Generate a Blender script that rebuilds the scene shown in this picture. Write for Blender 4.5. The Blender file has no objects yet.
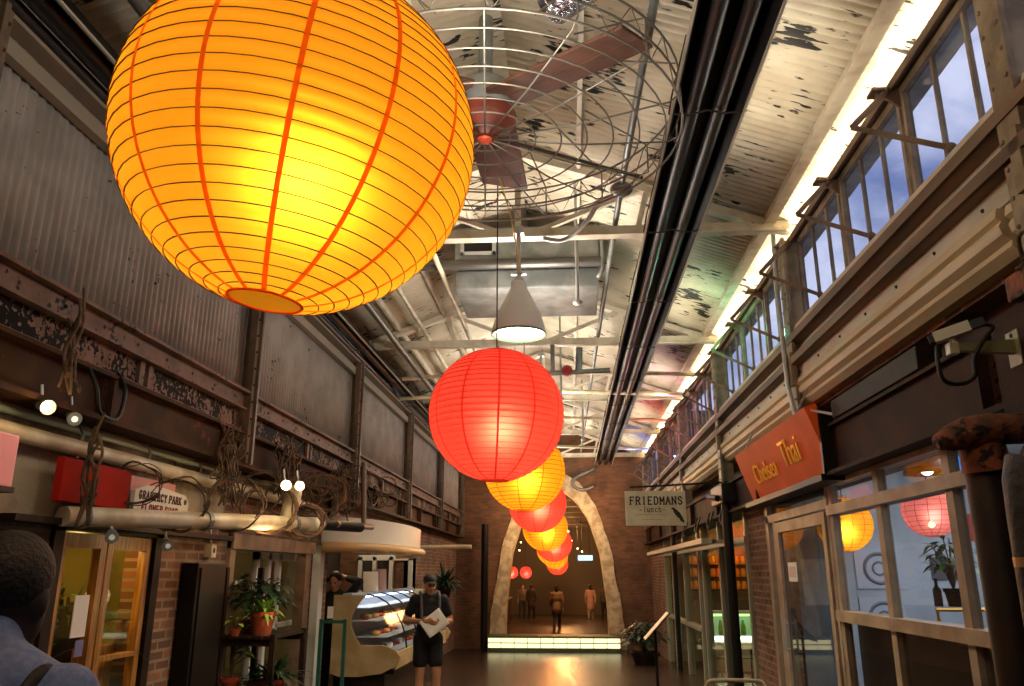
import bpy, bmesh, math, random
from mathutils import Vector, Matrix
random.seed(7)
PI = math.pi
SC = bpy.context.scene
COL = SC.collection
R = math.radians

# ------------------------------------------------------------------ materials
_m = {}
def _new(name):
    m = bpy.data.materials.new(name); m.use_nodes = True
    nt = m.node_tree; nt.nodes.clear()
    out = nt.nodes.new('ShaderNodeOutputMaterial')
    return m, nt, out
def N(nt, t, **kw):
    n = nt.nodes.new(t)
    for k, v in kw.items():
        if k in n.inputs: n.inputs[k].default_value = v
        else: setattr(n, k, v)
    return n
def c4(c): return (c[0], c[1], c[2], 1)
def srgb(h):
    h = h.lstrip('#')
    v = [int(h[i:i+2], 16) / 255 for i in (0, 2, 4)]
    return tuple(x / 12.92 if x <= .04045 else ((x + .055) / 1.055) ** 2.4 for x in v)
def mat(name, col, rough=.6, metal=0, col2=None, scale=6, lo=.4, hi=.6, stretch=(1, 1, 1), bump=0, bscale=40, detail=4, emis=0, spec=.5, speck=None, sscale=14, slo=.66, shi=.7, sstretch=(1, 1, 1)):
    if name in _m: return _m[name]
    if isinstance(col, str): col = srgb(col)
    if isinstance(col2, str): col2 = srgb(col2)
    if isinstance(speck, str): speck = srgb(speck)
    m, nt, out = _new(name)
    b = N(nt, 'ShaderNodeBsdfPrincipled')
    b.inputs['Base Color'].default_value = c4(col); b.inputs['Roughness'].default_value = rough
    b.inputs['Metallic'].default_value = metal; b.inputs['Specular IOR Level'].default_value = spec
    L = nt.links.new
    L(b.outputs[0], out.inputs[0])
    tc = N(nt, 'ShaderNodeTexCoord')
    def noise(sc, st, det=detail):
        mp = N(nt, 'ShaderNodeMapping'); mp.inputs['Scale'].default_value = st
        L(tc.outputs['Object'], mp.inputs[0])
        n = N(nt, 'ShaderNodeTexNoise'); n.inputs['Scale'].default_value = sc; n.inputs['Detail'].default_value = det
        L(mp.outputs[0], n.inputs['Vector']); return n
    cur = None
    if col2:
        n = noise(scale, stretch)
        r = N(nt, 'ShaderNodeMapRange'); r.inputs[1].default_value = lo; r.inputs[2].default_value = hi
        L(n.outputs[0], r.inputs[0])
        mx = N(nt, 'ShaderNodeMix', data_type='RGBA'); mx.inputs[6].default_value = c4(col); mx.inputs[7].default_value = c4(col2)
        L(r.outputs[0], mx.inputs[0]); cur = mx.outputs[2]
    if speck:
        n = noise(sscale, sstretch, 8)
        n2 = noise(sscale * .12, (1, 1, 1), 2)
        ad = N(nt, 'ShaderNodeMath', operation='MULTIPLY_ADD'); ad.inputs[1].default_value = .55
        L(n2.outputs[0], ad.inputs[0]); 
        sc_ = N(nt, 'ShaderNodeMath', operation='MULTIPLY'); sc_.inputs[1].default_value = .62
        L(n.outputs[0], sc_.inputs[0]); L(sc_.outputs[0], ad.inputs[2])
        r = N(nt, 'ShaderNodeMapRange'); r.inputs[1].default_value = slo; r.inputs[2].default_value = shi
        L(ad.outputs[0], r.inputs[0])
        mx = N(nt, 'ShaderNodeMix', data_type='RGBA'); mx.inputs[7].default_value = c4(speck)
        if cur is not None: L(cur, mx.inputs[6])
        else: mx.inputs[6].default_value = c4(col)
        L(r.outputs[0], mx.inputs[0]); cur = mx.outputs[2]
    if cur is not None: L(cur, b.inputs['Base Color'])
    if bump:
        n = noise(bscale, (1, 1, 1))
        bp = N(nt, 'ShaderNodeBump'); bp.inputs['Strength'].default_value = bump; bp.inputs['Distance'].default_value = .02
        L(n.outputs[0], bp.inputs['Height']); L(bp.outputs[0], b.inputs['Normal'])
    if emis:
        b.inputs['Emission Color'].default_value = c4(col); b.inputs['Emission Strength'].default_value = emis
    _m[name] = m
    return m
def emit(name, col, s):
    if name in _m: return _m[name]
    if isinstance(col, str): col = srgb(col)
    m, nt, out = _new(name)
    e = N(nt, 'ShaderNodeEmission'); e.inputs[0].default_value = c4(col); e.inputs[1].default_value = s
    nt.links.new(e.outputs[0], out.inputs[0]); _m[name] = m
    return m
def brick(name, c1, c2, mortar, axis='X', scale=1.0, bump=.5, dirt=None):
    if name in _m: return _m[name]
    m, nt, out = _new(name); L = nt.links.new
    b = N(nt, 'ShaderNodeBsdfPrincipled'); b.inputs['Roughness'].default_value = .85
    g = N(nt, 'ShaderNodeTexCoord'); s = N(nt, 'ShaderNodeSeparateXYZ'); cb = N(nt, 'ShaderNodeCombineXYZ')
    L(g.outputs['Object'], s.inputs[0]); L(s.outputs[1 if axis == 'X' else 0], cb.inputs[0]); L(s.outputs[2], cb.inputs[1])
    t = N(nt, 'ShaderNodeTexBrick')
    t.inputs['Color1'].default_value = c4(srgb(c1)); t.inputs['Color2'].default_value = c4(srgb(c2)); t.inputs['Mortar'].default_value = c4(srgb(mortar))
    t.inputs['Scale'].default_value = scale; t.inputs['Mortar Size'].default_value = .012
    t.inputs['Brick Width'].default_value = .22; t.inputs['Row Height'].default_value = .075
    L(cb.outputs[0], t.inputs['Vector'])
    n = N(nt, 'ShaderNodeTexNoise'); n.inputs['Scale'].default_value = 2.2; n.inputs['Detail'].default_value = 6
    L(g.outputs['Object'], n.inputs['Vector'])
    r = N(nt, 'ShaderNodeMapRange'); r.inputs[1].default_value = .45; r.inputs[2].default_value = .68
    L(n.outputs[0], r.inputs[0])
    mx = N(nt, 'ShaderNodeMix', data_type='RGBA'); L(t.outputs[0], mx.inputs[6]); mx.inputs[7].default_value = c4(srgb(dirt or mortar))
    mu = N(nt, 'ShaderNodeMath', operation='MULTIPLY'); mu.inputs[1].default_value = .6
    L(r.outputs[0], mu.inputs[0]); L(mu.outputs[0], mx.inputs[0]); L(mx.outputs[2], b.inputs['Base Color'])
    bp = N(nt, 'ShaderNodeBump'); bp.inputs['Strength'].default_value = bump; bp.inputs['Distance'].default_value = .02; bp.invert = True
    L(t.outputs['Fac'], bp.inputs['Height']); L(bp.outputs[0], b.inputs['Normal'])
    L(b.outputs[0], out.inputs[0]); _m[name] = m
    return m
def paper(name, col, fibre):
    m, nt, out = _new(name); L = nt.links.new
    tc = N(nt, 'ShaderNodeTexCoord'); n = N(nt, 'ShaderNodeTexNoise'); n.inputs['Scale'].default_value = 9; n.inputs['Detail'].default_value = 8
    mp = N(nt, 'ShaderNodeMapping'); mp.inputs['Scale'].default_value = (1, 1, 5)
    L(tc.outputs['Object'], mp.inputs[0]); L(mp.outputs[0], n.inputs['Vector'])
    mx = N(nt, 'ShaderNodeMix', data_type='RGBA'); mx.inputs[6].default_value = c4(srgb(col)); mx.inputs[7].default_value = c4(srgb(fibre)); L(n.outputs[0], mx.inputs[0])
    tr = N(nt, 'ShaderNodeBsdfTranslucent'); L(mx.outputs[2], tr.inputs[0])
    df = N(nt, 'ShaderNodeBsdfDiffuse'); L(mx.outputs[2], df.inputs[0])
    rf = N(nt, 'ShaderNodeBsdfRefraction'); rf.inputs['Roughness'].default_value = .85; rf.inputs['IOR'].default_value = 1.45
    L(mx.outputs[2], rf.inputs[0])
    a = N(nt, 'ShaderNodeMixShader'); a.inputs[0].default_value = .3; L(tr.outputs[0], a.inputs[1]); L(df.outputs[0], a.inputs[2])
    bb = N(nt, 'ShaderNodeMixShader'); bb.inputs[0].default_value = PAPER_CLEAR; L(a.outputs[0], bb.inputs[1]); L(rf.outputs[0], bb.inputs[2])
    L(bb.outputs[0], out.inputs[0])
    return m
PAPER_CLEAR = .30
def glass(name, tint, refl=.1, rough=.02):
    if name in _m: return _m[name]
    m, nt, out = _new(name); L = nt.links.new
    t = N(nt, 'ShaderNodeBsdfTransparent'); t.inputs[0].default_value = c4(tint)
    g = N(nt, 'ShaderNodeBsdfGlossy'); g.inputs['Roughness'].default_value = rough
    x = N(nt, 'ShaderNodeMixShader'); x.inputs[0].default_value = refl
    L(t.outputs[0], x.inputs[1]); L(g.outputs[0], x.inputs[2]); L(x.outputs[0], out.inputs[0]); _m[name] = m
    return m

# ------------------------------------------------------------------ mesh builder
class MB:
    def __init__(s): s.bm = bmesh.new()
    def _add(s, geom, M): bmesh.ops.transform(s.bm, matrix=M, verts=geom)
    def box(s, x0, x1, y0, y1, z0, z1, M=None, bev=0):
        r = bmesh.ops.create_cube(s.bm, size=1)
        vs = r['verts']
        T = Matrix.Translation(((x0+x1)/2, (y0+y1)/2, (z0+z1)/2)) @ Matrix.Diagonal((abs(x1-x0), abs(y1-y0), abs(z1-z0), 1))
        s._add(vs, T)
        if bev:
            es = {e for v in vs for e in v.link_edges}
            rr = bmesh.ops.bevel(s.bm, geom=list(es), offset=bev, segments=2, affect='EDGES', profile=.7)
            vs = list({v for f in rr['faces'] for v in f.verts} | {v for v in vs if v.is_valid})
        if M is not None: s._add(vs, M)
        return s
    def bar(s, p0, p1, w, h, up=(0, 0, 1)):
        p0, p1 = Vector(p0), Vector(p1); d = p1 - p0
        if d.length < 1e-6: return s
        z = d.normalized(); u = Vector(up)
        if abs(z.dot(u)) > .98: u = Vector((0, 1, 0))
        x = u.cross(z).normalized(); y = z.cross(x)
        M = Matrix((x, y, z)).transposed().to_4x4(); M.translation = (p0 + p1) / 2
        r = bmesh.ops.create_cube(s.bm, size=1)
        s._add(r['verts'], M @ Matrix.Diagonal((w, h, d.length, 1)))
        return s
    def cyl(s, p0, p1, r0, r1=None, seg=12):
        return s.tube([p0, p1], [r0, r0 if r1 is None else r1], seg)
    def tube(s, pts, rad, seg=6, closed=False, caps=True):
        pts = [Vector(p) for p in pts]; n = len(pts)
        rads = rad if isinstance(rad, (list, tuple)) else [rad] * n
        rings = []; prev = None
        for i, p in enumerate(pts):
            a = pts[(i-1) % n] if (closed or i > 0) else p
            b = pts[(i+1) % n] if (closed or i < n-1) else p
            t = (b - a)
            t = t.normalized() if t.length > 1e-9 else Vector((0, 0, 1))
            if prev is None:
                u = Vector((0, 0, 1)) if abs(t.z) < .9 else Vector((1, 0, 0))
                x = u.cross(t).normalized()
            else:
                x = prev - t * prev.dot(t)
                x = x.normalized() if x.length > 1e-6 else Vector((1, 0, 0)).cross(t).normalized()
            prev = x; y = t.cross(x)
            rings.append([s.bm.verts.new(p + (x * math.cos(2*PI*k/seg) + y * math.sin(2*PI*k/seg)) * rads[i]) for k in range(seg)])
        m = n if closed else n - 1
        for i in range(m):
            A, B = rings[i], rings[(i+1) % n]
            for k in range(seg):
                s.bm.faces.new((A[k], A[(k+1) % seg], B[(k+1) % seg], B[k]))
        if caps and not closed:
            s.bm.faces.new(list(reversed(rings[0]))); s.bm.faces.new(rings[-1])
        return s
    def lathe(s, prof, o=(0, 0, 0), seg=24, cap0=False, cap1=False):
        o = Vector(o); rings = []
        for r, z in prof:
            rings.append([s.bm.verts.new(o + Vector((r*math.cos(2*PI*k/seg), r*math.sin(2*PI*k/seg), z))) for k in range(seg)])
        for A, B in zip(rings, rings[1:]):
            for k in range(seg): s.bm.faces.new((A[k], A[(k+1) % seg], B[(k+1) % seg], B[k]))
        if cap0: s.bm.faces.new(list(reversed(rings[0])))
        if cap1: s.bm.faces.new(rings[-1])
        return s
    def ball(s, c, r, sc=(1, 1, 1), u=12, v=8, M=None):
        T = Matrix.Translation(c) @ (M.to_4x4() if M else Matrix()) @ Matrix.Diagonal((sc[0]*r, sc[1]*r, sc[2]*r, 1))
        nv = s.bm.verts.new; top = nv(T @ Vector((0, 0, 1))); bot = nv(T @ Vector((0, 0, -1)))
        rings = [[nv(T @ Vector((math.sin(PI*j/v)*math.cos(2*PI*k/u), math.sin(PI*j/v)*math.sin(2*PI*k/u), math.cos(PI*j/v)))) for k in range(u)] for j in range(1, v)]
        for k in range(u):
            q = (k+1) % u
            s.bm.faces.new((top, rings[0][k], rings[0][q])); s.bm.faces.new((bot, rings[-1][q], rings[-1][k]))
            for A, B in zip(rings, rings[1:]): s.bm.faces.new((A[k], B[k], B[q], A[q]))
        return s
    def prism(s, poly, f0, f1):
        """poly: 2-D outline; f0/f1 map (a,b)->3-D for the two caps"""
        A = [s.bm.verts.new(f0(*p)) for p in poly]; B = [s.bm.verts.new(f1(*p)) for p in poly]
        n = len(poly)
        s.bm.faces.new(list(reversed(A))); s.bm.faces.new(B)
        for i in range(n): s.bm.faces.new((A[i], A[(i+1) % n], B[(i+1) % n], B[i]))
        return s
    def grid(s, f, nu, nv):
        V = [[s.bm.verts.new(f(i/nu, j/nv)) for j in range(nv+1)] for i in range(nu+1)]
        for i in range(nu):
            for j in range(nv): s.bm.faces.new((V[i][j], V[i+1][j], V[i+1][j+1], V[i][j+1]))
        return s
    def quad(s, *p):
        s.bm.faces.new([s.bm.verts.new(q) for q in p]); return s
    def build(s, name, m, parent=None, smooth=False, base=True, local=False):
        bmesh.ops.recalc_face_normals(s.bm, faces=s.bm.faces[:])
        me = bpy.data.meshes.new(name)
        off = Vector((0, 0, 0))
        if parent is not None:
            r = parent
            while r.parent: r = r.parent
            if not local: off = r.location.copy()
        elif base and s.bm.verts:
            xs = [v.co for v in s.bm.verts]
            off = Vector(((min(v.x for v in xs)+max(v.x for v in xs))/2, (min(v.y for v in xs)+max(v.y for v in xs))/2, min(v.z for v in xs)))
        if off.length: bmesh.ops.translate(s.bm, verts=s.bm.verts[:], vec=-off)
        s.bm.to_mesh(me); s.bm.free()
        if smooth:
            for p in me.polygons: p.use_smooth = True
            if smooth != True:
                try: me.set_sharp_from_angle(angle=R(smooth))
                except Exception: pass
        for mm in (m if isinstance(m, (list, tuple)) else [m]): me.materials.append(mm)
        o = bpy.data.objects.new(name, me); COL.objects.link(o)
        if parent is not None: o.parent = parent
        else: o.location = off
        return o
def tag(o, label=None, cat=None, group=None, kind=None):
    if label: o['label'] = label
    if cat: o['category'] = cat
    if group: o['group'] = group
    if kind: o['kind'] = kind
    return o
def empty(name, loc, label=None, cat=None, group=None, kind=None, rz=0):
    o = bpy.data.objects.new(name, None); COL.objects.link(o); o.location = loc; o.rotation_euler[2] = rz
    o.empty_display_size = .1
    return tag(o, label, cat, group, kind)
def dup(root, loc, label=None, rz=None, sc=None):
    r = root.copy(); COL.objects.link(r); r.location = loc
    if label: r['label'] = label
    if rz is not None: r.rotation_euler[2] = rz
    if sc: r.scale = (sc, sc, sc)
    for ch in list(root.children):
        c = ch.copy(); COL.objects.link(c); c.parent = r
        for g in list(ch.children):
            d = g.copy(); COL.objects.link(d); d.parent = c
    return r
def struct(o): o['kind'] = 'structure'; return o
def solid(o, t, off=0):
    md = o.modifiers.new('solid', 'SOLIDIFY'); md.thickness = t; md.offset = off; return o
def light(kind, loc, power, col, rot=None, size=.1, sy=None, spot=None, blend=.5, spread=None):
    l = bpy.data.lights.new(kind.lower() + '_light', kind); l.energy = power; l.color = srgb(col) if isinstance(col, str) else col
    if kind == 'AREA':
        l.shape = 'RECTANGLE'; l.size = size; l.size_y = sy or size
        if spread: l.spread = spread
    else: l.shadow_soft_size = size
    if spot: l.spot_size = spot; l.spot_blend = blend
    o = bpy.data.objects.new(l.name, l); COL.objects.link(o); o.location = loc
    if rot: o.rotation_euler = rot
    return o
def arc(c, r, a0, a1, n, plane='xz'):
    out = []
    for i in range(n+1):
        a = a0 + (a1-a0)*i/n; u, v = r*math.cos(a), r*math.sin(a)
        out.append({'xz': (c[0]+u, c[1], c[2]+v), 'yz': (c[0], c[1]+u, c[2]+v), 'xy': (c[0]+u, c[1]+v, c[2])}[plane])
    return out
def spline(pts, n=6):
    pts = [Vector(p) for p in pts]; out = []
    for i in range(len(pts)-1):
        p0 = pts[max(i-1, 0)]; p1 = pts[i]; p2 = pts[i+1]; p3 = pts[min(i+2, len(pts)-1)]
        for k in range(n):
            t = k/n
            out.append(.5*((2*p1)+(p2-p0)*t+(2*p0-5*p1+4*p2-p3)*t*t+(3*p1-p0-3*p2+p3)*t**3))
    out.append(pts[-1]); return out

# ------------------------------------------------------------------ palette
CREAM = mat('cream_paint', '#d9cfb8', .55, col2='#b8a98c', scale=4, bump=.15)
STEEL_CREAM = mat('truss_paint', '#d6ccb6', .5, col2='#b3a68c', scale=5, lo=.45, hi=.7)
TAN = mat('post_paint', '#a08c6e', .5, col2='#7d6a50', scale=6)
ROSY = mat('rosy_paint', '#755a4c', .6, spec=.2, col2='#5c4639', scale=5, lo=.4, hi=.7, speck='#1c1512', sscale=22, slo=.66, shi=.69)
PEEL = mat('peeling_panel', '#83685a', .7, spec=.12, col2='#6c5446', scale=5, speck='#0d0a09', sscale=26, slo=.545, shi=.56)
GIRDER = mat('girder_paint', '#46290f', .7, spec=.15, col2='#351f10', scale=3, speck='#7a3a26', sscale=8, slo=.70, shi=.76, bump=.1)
DKGIRDER = mat('dark_girder', '#3c2110', .7, spec=.15, col2='#2a170b', scale=3, bump=.1)
LEDGE = mat('ledge_shaded_brown', '#80644a', .6, col2='#5e4733', scale=4, stretch=(1, .2, 1))  # brown also carries the shade under the projecting ledges
BOARD = mat('white_board', '#d6ccb6', .55, col2='#b5a688', scale=5, stretch=(1, .3, 1), lo=.45, hi=.75)
MOLD = mat('cornice_paint', '#d2bf98', .5, col2='#a98f62', scale=4, stretch=(1, .15, 1), lo=.45, hi=.75)
ROOF = mat('roof_paint', '#d3c9b2', .6, col2='#bbae94', scale=2, speck='#1c1815', sscale=15, slo=.675, shi=.70, sstretch=(.35, 1.6, .35))
WALLCOR = mat('grey_corrugated', '#989088', .6, col2='#878078', scale=3, speck='#2a221c', sscale=24, slo=.74, shi=.76)
BLACK = mat('black_metal', '#14100d', .45, spec=.3)
HEATER = mat('heater_underside', '#080607', .4, spec=.2)
HTUBE = mat('heater_tube', '#120a09', .45, metal=.1, spec=.3)
HRIM = mat('heater_rim', '#b5aa98', .4, metal=.4)
GREY = mat('grey_metal', '#8d8e8a', .45, metal=.5, col2='#707470', scale=4)
LGREY = mat('light_grey_metal', '#b4b6b2', .4, metal=.4)
WIRE = mat('cage_wire', '#6e685c', .4, metal=.5)
DKWIRE = mat('dark_wire', '#2a221c', .5)
WOODB = mat('fan_blade_wood', '#5c3a2a', .6, col2='#492c1f', scale=5, stretch=(1, 1, 1), bump=.1)
REDPAINT = mat('red_housing', '#7c3522', .5, col2='#5c2819', scale=6)
BRICK_L = brick('brick_side', '#8a5a3e', '#5e3c28', '#8a7660', 'X', dirt='#3a2a1e')
BRICK_F = brick('brick_front', '#86583a', '#694428', '#6a5640', 'Y', dirt='#3d2b1d')
STONE = mat('arch_stone', '#d0bf9c', .85, col2='#ab9672', scale=6, bump=.9, bscale=20)
LPOST = mat('left_post_paint', '#6e5b47', .5, col2='#584636', scale=6)
FLOOR = mat('polished_floor', '#38291d', .27, col2='#281d14', scale=1.2, bump=.25, bscale=6)
WOODF = mat('door_wood', '#b5803f', .4, col2='#8f5f2a', scale=6, stretch=(6, 6, .6))
DKWOOD = mat('dark_wood', '#2b1c12', .6, spec=.2, col2='#1c120b', scale=5)
BRFRAME = mat('brown_frame', '#8f7256', .5, col2='#6e5640', scale=4)
WHFRAME = mat('white_frame', '#cfcdc4', .45)
CREAMFRAME = mat('storefront_frame', '#a8937a', .5, col2='#8c775f', scale=4)
VINE = mat('bare_vine', '#6b4f36', .8, col2='#40301f', scale=12, bump=.4)
PIPEW = mat('white_pipe', '#d8ccaf', .4, col2='#b5a582', scale=4)
RUST = mat('rusty_iron', '#8a4a2a', .75, col2='#54301f', scale=9, bump=.6, speck='#150d09', sscale=20, slo=.6, shi=.64)
TERRA = mat('terracotta', '#b0512f', .75, col2='#8d3d22', scale=9)
LEAF_D = mat('leaf_dark', '#1f3a1c', .45, col2='#12260f', scale=8)
LEAF_M = mat('leaf_mid', '#3f6b2a', .45, col2='#2b5020', scale=8)
LEAF_L = mat('leaf_light', '#8fb03f', .45, col2='#6a9132', scale=8)
STEMM = mat('plant_stem', '#4a3a22', .8)
GLASS_W = glass('window_glass', (.82, .86, .95), .06)
GLASS_S = glass('shop_glass', (.9, .9, .88), .10)
PLASTER = mat('old_plaster', '#a5977f', .85, col2='#7c6c55', scale=3, bump=.3)
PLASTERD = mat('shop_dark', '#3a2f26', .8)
SHOPWALL = mat('shop_wall', '#aab3b8', .7, col2='#98a2a8', scale=2)
PAPERW = mat('white_sheet', '#efe9dd', .7)
SKIN_L = mat('skin_light', '#b98564', .5); SKIN_D = mat('skin_brown', '#6d4430', .5)
CLOTHK = mat('black_cloth', '#131214', .85); HAIRK = mat('black_hair', '#0f0b09', .6, bump=.5, bscale=90)
WOODPANEL = mat('counter_panel', '#c4ab7c', .5, col2='#b09766', scale=4)

# ------------------------------------------------------------------ camera, world
F = 800.0; th = math.atan2(573-343, F); psi = math.atan((571-512)/F*math.cos(th))
cam = bpy.data.cameras.new('camera'); co = bpy.data.objects.new('camera', cam); COL.objects.link(co)
co.location = (0, 0, 1.7); co.rotation_euler = (PI/2+th, 0, psi); cam.sensor_width = 36; cam.lens = F/1024*36
cam.clip_start = .05; cam.clip_end = 300
SC.camera = co
SC.view_settings.view_transform = 'Standard'; SC.view_settings.look = 'None'; SC.view_settings.gamma = 1; SC.view_settings.use_curve_mapping = False
SC.view_settings.exposure = 0
w = bpy.data.worlds.new('world'); SC.world = w; w.use_nodes = True
nt = w.node_tree; nt.nodes.clear()
wo = N(nt, 'ShaderNodeOutputWorld'); bg = N(nt, 'ShaderNodeBackground'); tc = N(nt, 'ShaderNodeTexCoord')
mp = N(nt, 'ShaderNodeMapping'); mp.inputs['Scale'].default_value = (1.5, 3.2, 2.5); mp.inputs['Rotation'].default_value = (R(40), 0, 0)
nz = N(nt, 'ShaderNodeTexNoise'); nz.inputs['Scale'].default_value = 2.5; nz.inputs['Detail'].default_value = 5
rp = N(nt, 'ShaderNodeMapRange'); rp.inputs[1].default_value = .42; rp.inputs[2].default_value = .62
mx = N(nt, 'ShaderNodeMix', data_type='RGBA'); mx.inputs[6].default_value = c4(srgb('#7a88b2')); mx.inputs[7].default_value = c4(srgb('#e2e2f2'))
L = nt.links.new
L(tc.outputs['Generated'], mp.inputs[0]); L(mp.outputs[0], nz.inputs['Vector']); L(nz.outputs[0], rp.inputs[0]); L(rp.outputs[0], mx.inputs[0])
L(mx.outputs[2], bg.inputs[0]); bg.inputs[1].default_value = 1.25; L(bg.outputs[0], wo.inputs[0])

# ------------------------------------------------------------------ people
def remesh(b, vox, name, m, parent, smooth=4):
    o = b.build(name, m, parent, local=True)
    md = o.modifiers.new('r', 'REMESH'); md.mode = 'VOXEL'; md.voxel_size = vox
    ms = o.modifiers.new('s', 'SMOOTH'); ms.iterations = smooth; ms.factor = .5
    bpy.context.view_layer.update()
    me = bpy.data.meshes.new_from_object(o.evaluated_get(bpy.context.evaluated_depsgraph_get()))
    o.modifiers.clear(); o.data = me
    for p in me.polygons: p.use_smooth = True
    return o
def limb(b, pts, rad, seg=12):
    b.tube(pts, rad, seg)
    for p, r_ in zip(pts, rad): b.ball(p, r_, u=12, v=8)
def hand(b, wr, d, n, s=1, curl=.5):
    """palm at wrist wr, pointing d, palm normal n; five fingers of unequal length"""
    wr, d, n = Vector(wr), Vector(d).normalized(), Vector(n).normalized(); t = d.cross(n).normalized()
    n = t.cross(d)
    limb(b, [wr, wr+d*.045, wr+d*.085], [.026, .03, .03], 8)
    for sgn in (-.022, .022): limb(b, [wr+d*.03+t*sgn, wr+d*.085+t*sgn], [.018, .016], 8)
    for k, ln in zip((-.03, -.01, .01, .03), (.07, .082, .076, .058)):
        p0 = wr+d*.085+t*k; p1 = p0+d*ln*.45+n*ln*.15*curl; p2 = p1+(d*(1-curl*.7)+n*curl)*ln*.35; p3 = p2+(d*(1-curl)+n*curl*1.2)*ln*.3
        limb(b, [p0, p1, p2, p3], [.010, .0095, .0088, .008], 7)
    p0 = wr+d*.02+t*s*.028; limb(b, [p0, p0+t*s*.03+d*.025, p0+t*s*.035+d*.055+n*.015], [.013, .0115, .0095], 7)
def person(loc, rz, label, J, skin, shirt, pants, hair, vox=.011, sleeves=.55, legcut=1.0, hat=None, scale=1, hairlen=0, shoes=None, coat=0, grp=None):
    r = empty('person', loc, label, 'person', grp, rz=rz); r.scale = (scale,)*3
    D = dict(hipz=.93, kneeL=(-.10, -.01, .50), kneeR=(.10, -.01, .50), ankL=(-.11, .02, .08), ankR=(.11, .02, .08), shL=(-.185, 0, 1.42), shR=(.185, 0, 1.42), elL=(-.24, .02, 1.14), elR=(.24, .02, 1.14), wrL=(-.25, -.06, .88), wrR=(.25, -.06, .88), hdL=(0, -.1, -1), hdR=(0, -.1, -1), hnL=(1, 0, 0), hnR=(-1, 0, 0), head=(0, -.02, 1.60), look=0, nod=0)
    D.update(J); V = lambda k: Vector(D[k])
    def torso(b, g=0):
        for c, s in [((0, .0, .95), (.165, .115, .13)), ((0, .0, 1.08), (.145, .105, .16)), ((0, .0, 1.24), (.168, .118, .19)), ((0, .005, 1.36), (.165, .10, .10))]:
            b.ball(c, 1, tuple(q+g for q in s), 20, 14)
        limb(b, [V('shL')*.98, Vector((0, .01, 1.44)), V('shR')*.98], [.062+g, .07+g, .062+g])
    def arms(b, g=0, f=1.0, flo=None):
        for s in 'LR':
            a, e, w_ = V('sh'+s), V('el'+s), V('wr'+s)
            if f < 1: limb(b, [a, a.lerp(e, f)], [.058+g, .052+g])
            elif f < 2: limb(b, [a, a.lerp(e, .5), e], [.055+g, .05+g, .042+g]); limb(b, [e, e.lerp(w_, .3), w_.lerp(e, max(0, 2-f))], [.042+g, .042+g, .031+g])
    def legs(b, g=0, f=1.0):
        for s, sx in (('L', -1), ('R', 1)):
            h = Vector((sx*.09, 0, D['hipz'])); k, a = V('knee'+s), V('ank'+s)
            if f < 1: limb(b, [h, h.lerp(k, .5*f), h.lerp(k, f)], [.095+g, .085+g, .078+g*1.6])
            else:
                limb(b, [h, h.lerp(k, .5), k], [.092+g, .08+g, .058+g]); limb(b, [k, k.lerp(a, .35), a], [.055+g, .056+g, .036+g*1.5])
    b = MB(); torso(b); arms(b, 0, 1.99); legs(b)
    for s, sg in (('L', 1), ('R', -1)): hand(b, D['wr'+s], D['hd'+s], D['hn'+s], sg)
    for s in 'LR':
        a = V('ank'+s); limb(b, [a+Vector((0, .04, -.035)), a+Vector((0, -.06, -.045)), a+Vector((0, -.15, -.055))], [.036, .036, .025])
    H = V('head'); Rm = Matrix.Rotation(D['look'], 4, 'Z') @ Matrix.Rotation(D['nod'], 4, 'X')
    hp = lambda x, y, z: H+(Rm @ Vector((x, y, z)))
    limb(b, [Vector((0, .015, 1.42)), H+Vector((0, .02, -.08))], [.06, .054])
    b.ball(hp(0, .01, .035), 1, (.076, .095, .095), 20, 14, Rm); b.ball(hp(0, -.015, -.03), 1, (.066, .078, .085), 18, 12, Rm); b.ball(hp(0, -.05, -.085), 1, (.042, .04, .03), 12, 8, Rm)
    limb(b, [hp(0, -.085, .01), hp(0, -.105, -.025)], [.011, .015], 8); b.ball(hp(0, -.088, -.058), 1, (.026, .012, .012), 10, 6, Rm)
    for sx in (-1, 1): b.ball(hp(sx*.076, .01, -.005), 1, (.012, .022, .033), 10, 8, Rm); b.ball(hp(sx*.03, -.075, .028), 1, (.024, .014, .009), 10, 6, Rm)
    remesh(b, vox, 'body', skin, r)
    for sx in (-1, 1):
        b = MB(); b.ball(hp(sx*.031, -.083, .008), .0105, u=8, v=6); b.build('eye', BLACK, r, local=True)
    b = MB(); b.ball(hp(0, -.099, -.058), 1, (.022, .004, .004), 8, 6, Rm); b.build('mouth', mat('lip', '#7a4038', .5), r, local=True)
    b = MB(); torso(b, .013); arms(b, .013, sleeves)
    limb(b, [(0, .012, 1.44), (0, .008, 1.475)], [.078, .07])
    if coat: limb(b, [(0, 0, .95), (0, 0, .95-coat)], [.17, .19], 18)
    remesh(b, vox, 'shirt', shirt, r)
    b = MB(); b.ball((0, .0, .94), 1, (.178, .128, .125), 20, 12); legs(b, .014, legcut); remesh(b, vox, 'trousers' if legcut >= 1 else 'shorts', pants, r)
    b = MB(); b.ball(hp(0, .022, .05), 1, (.086, .098, .095), 20, 14, Rm)
    if hairlen: b.ball(hp(0, .06, -.02), 1, (.085, .06, .09+hairlen), 16, 12, Rm)
    remesh(b, vox, 'hair', hair, r)
    for s in 'LR':
        a = V('ank'+s); b = MB(); limb(b, [a+Vector((0, .05, -.045)), a+Vector((0, -.06, -.045)), a+Vector((0, -.16, -.052))], [.045, .043, .034]); limb(b, [a+Vector((0, .01, -.03)), a+Vector((0, 0, .02))], [.043, .043]); remesh(b, vox, 'shoe', shoes or BLACK, r)
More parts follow.
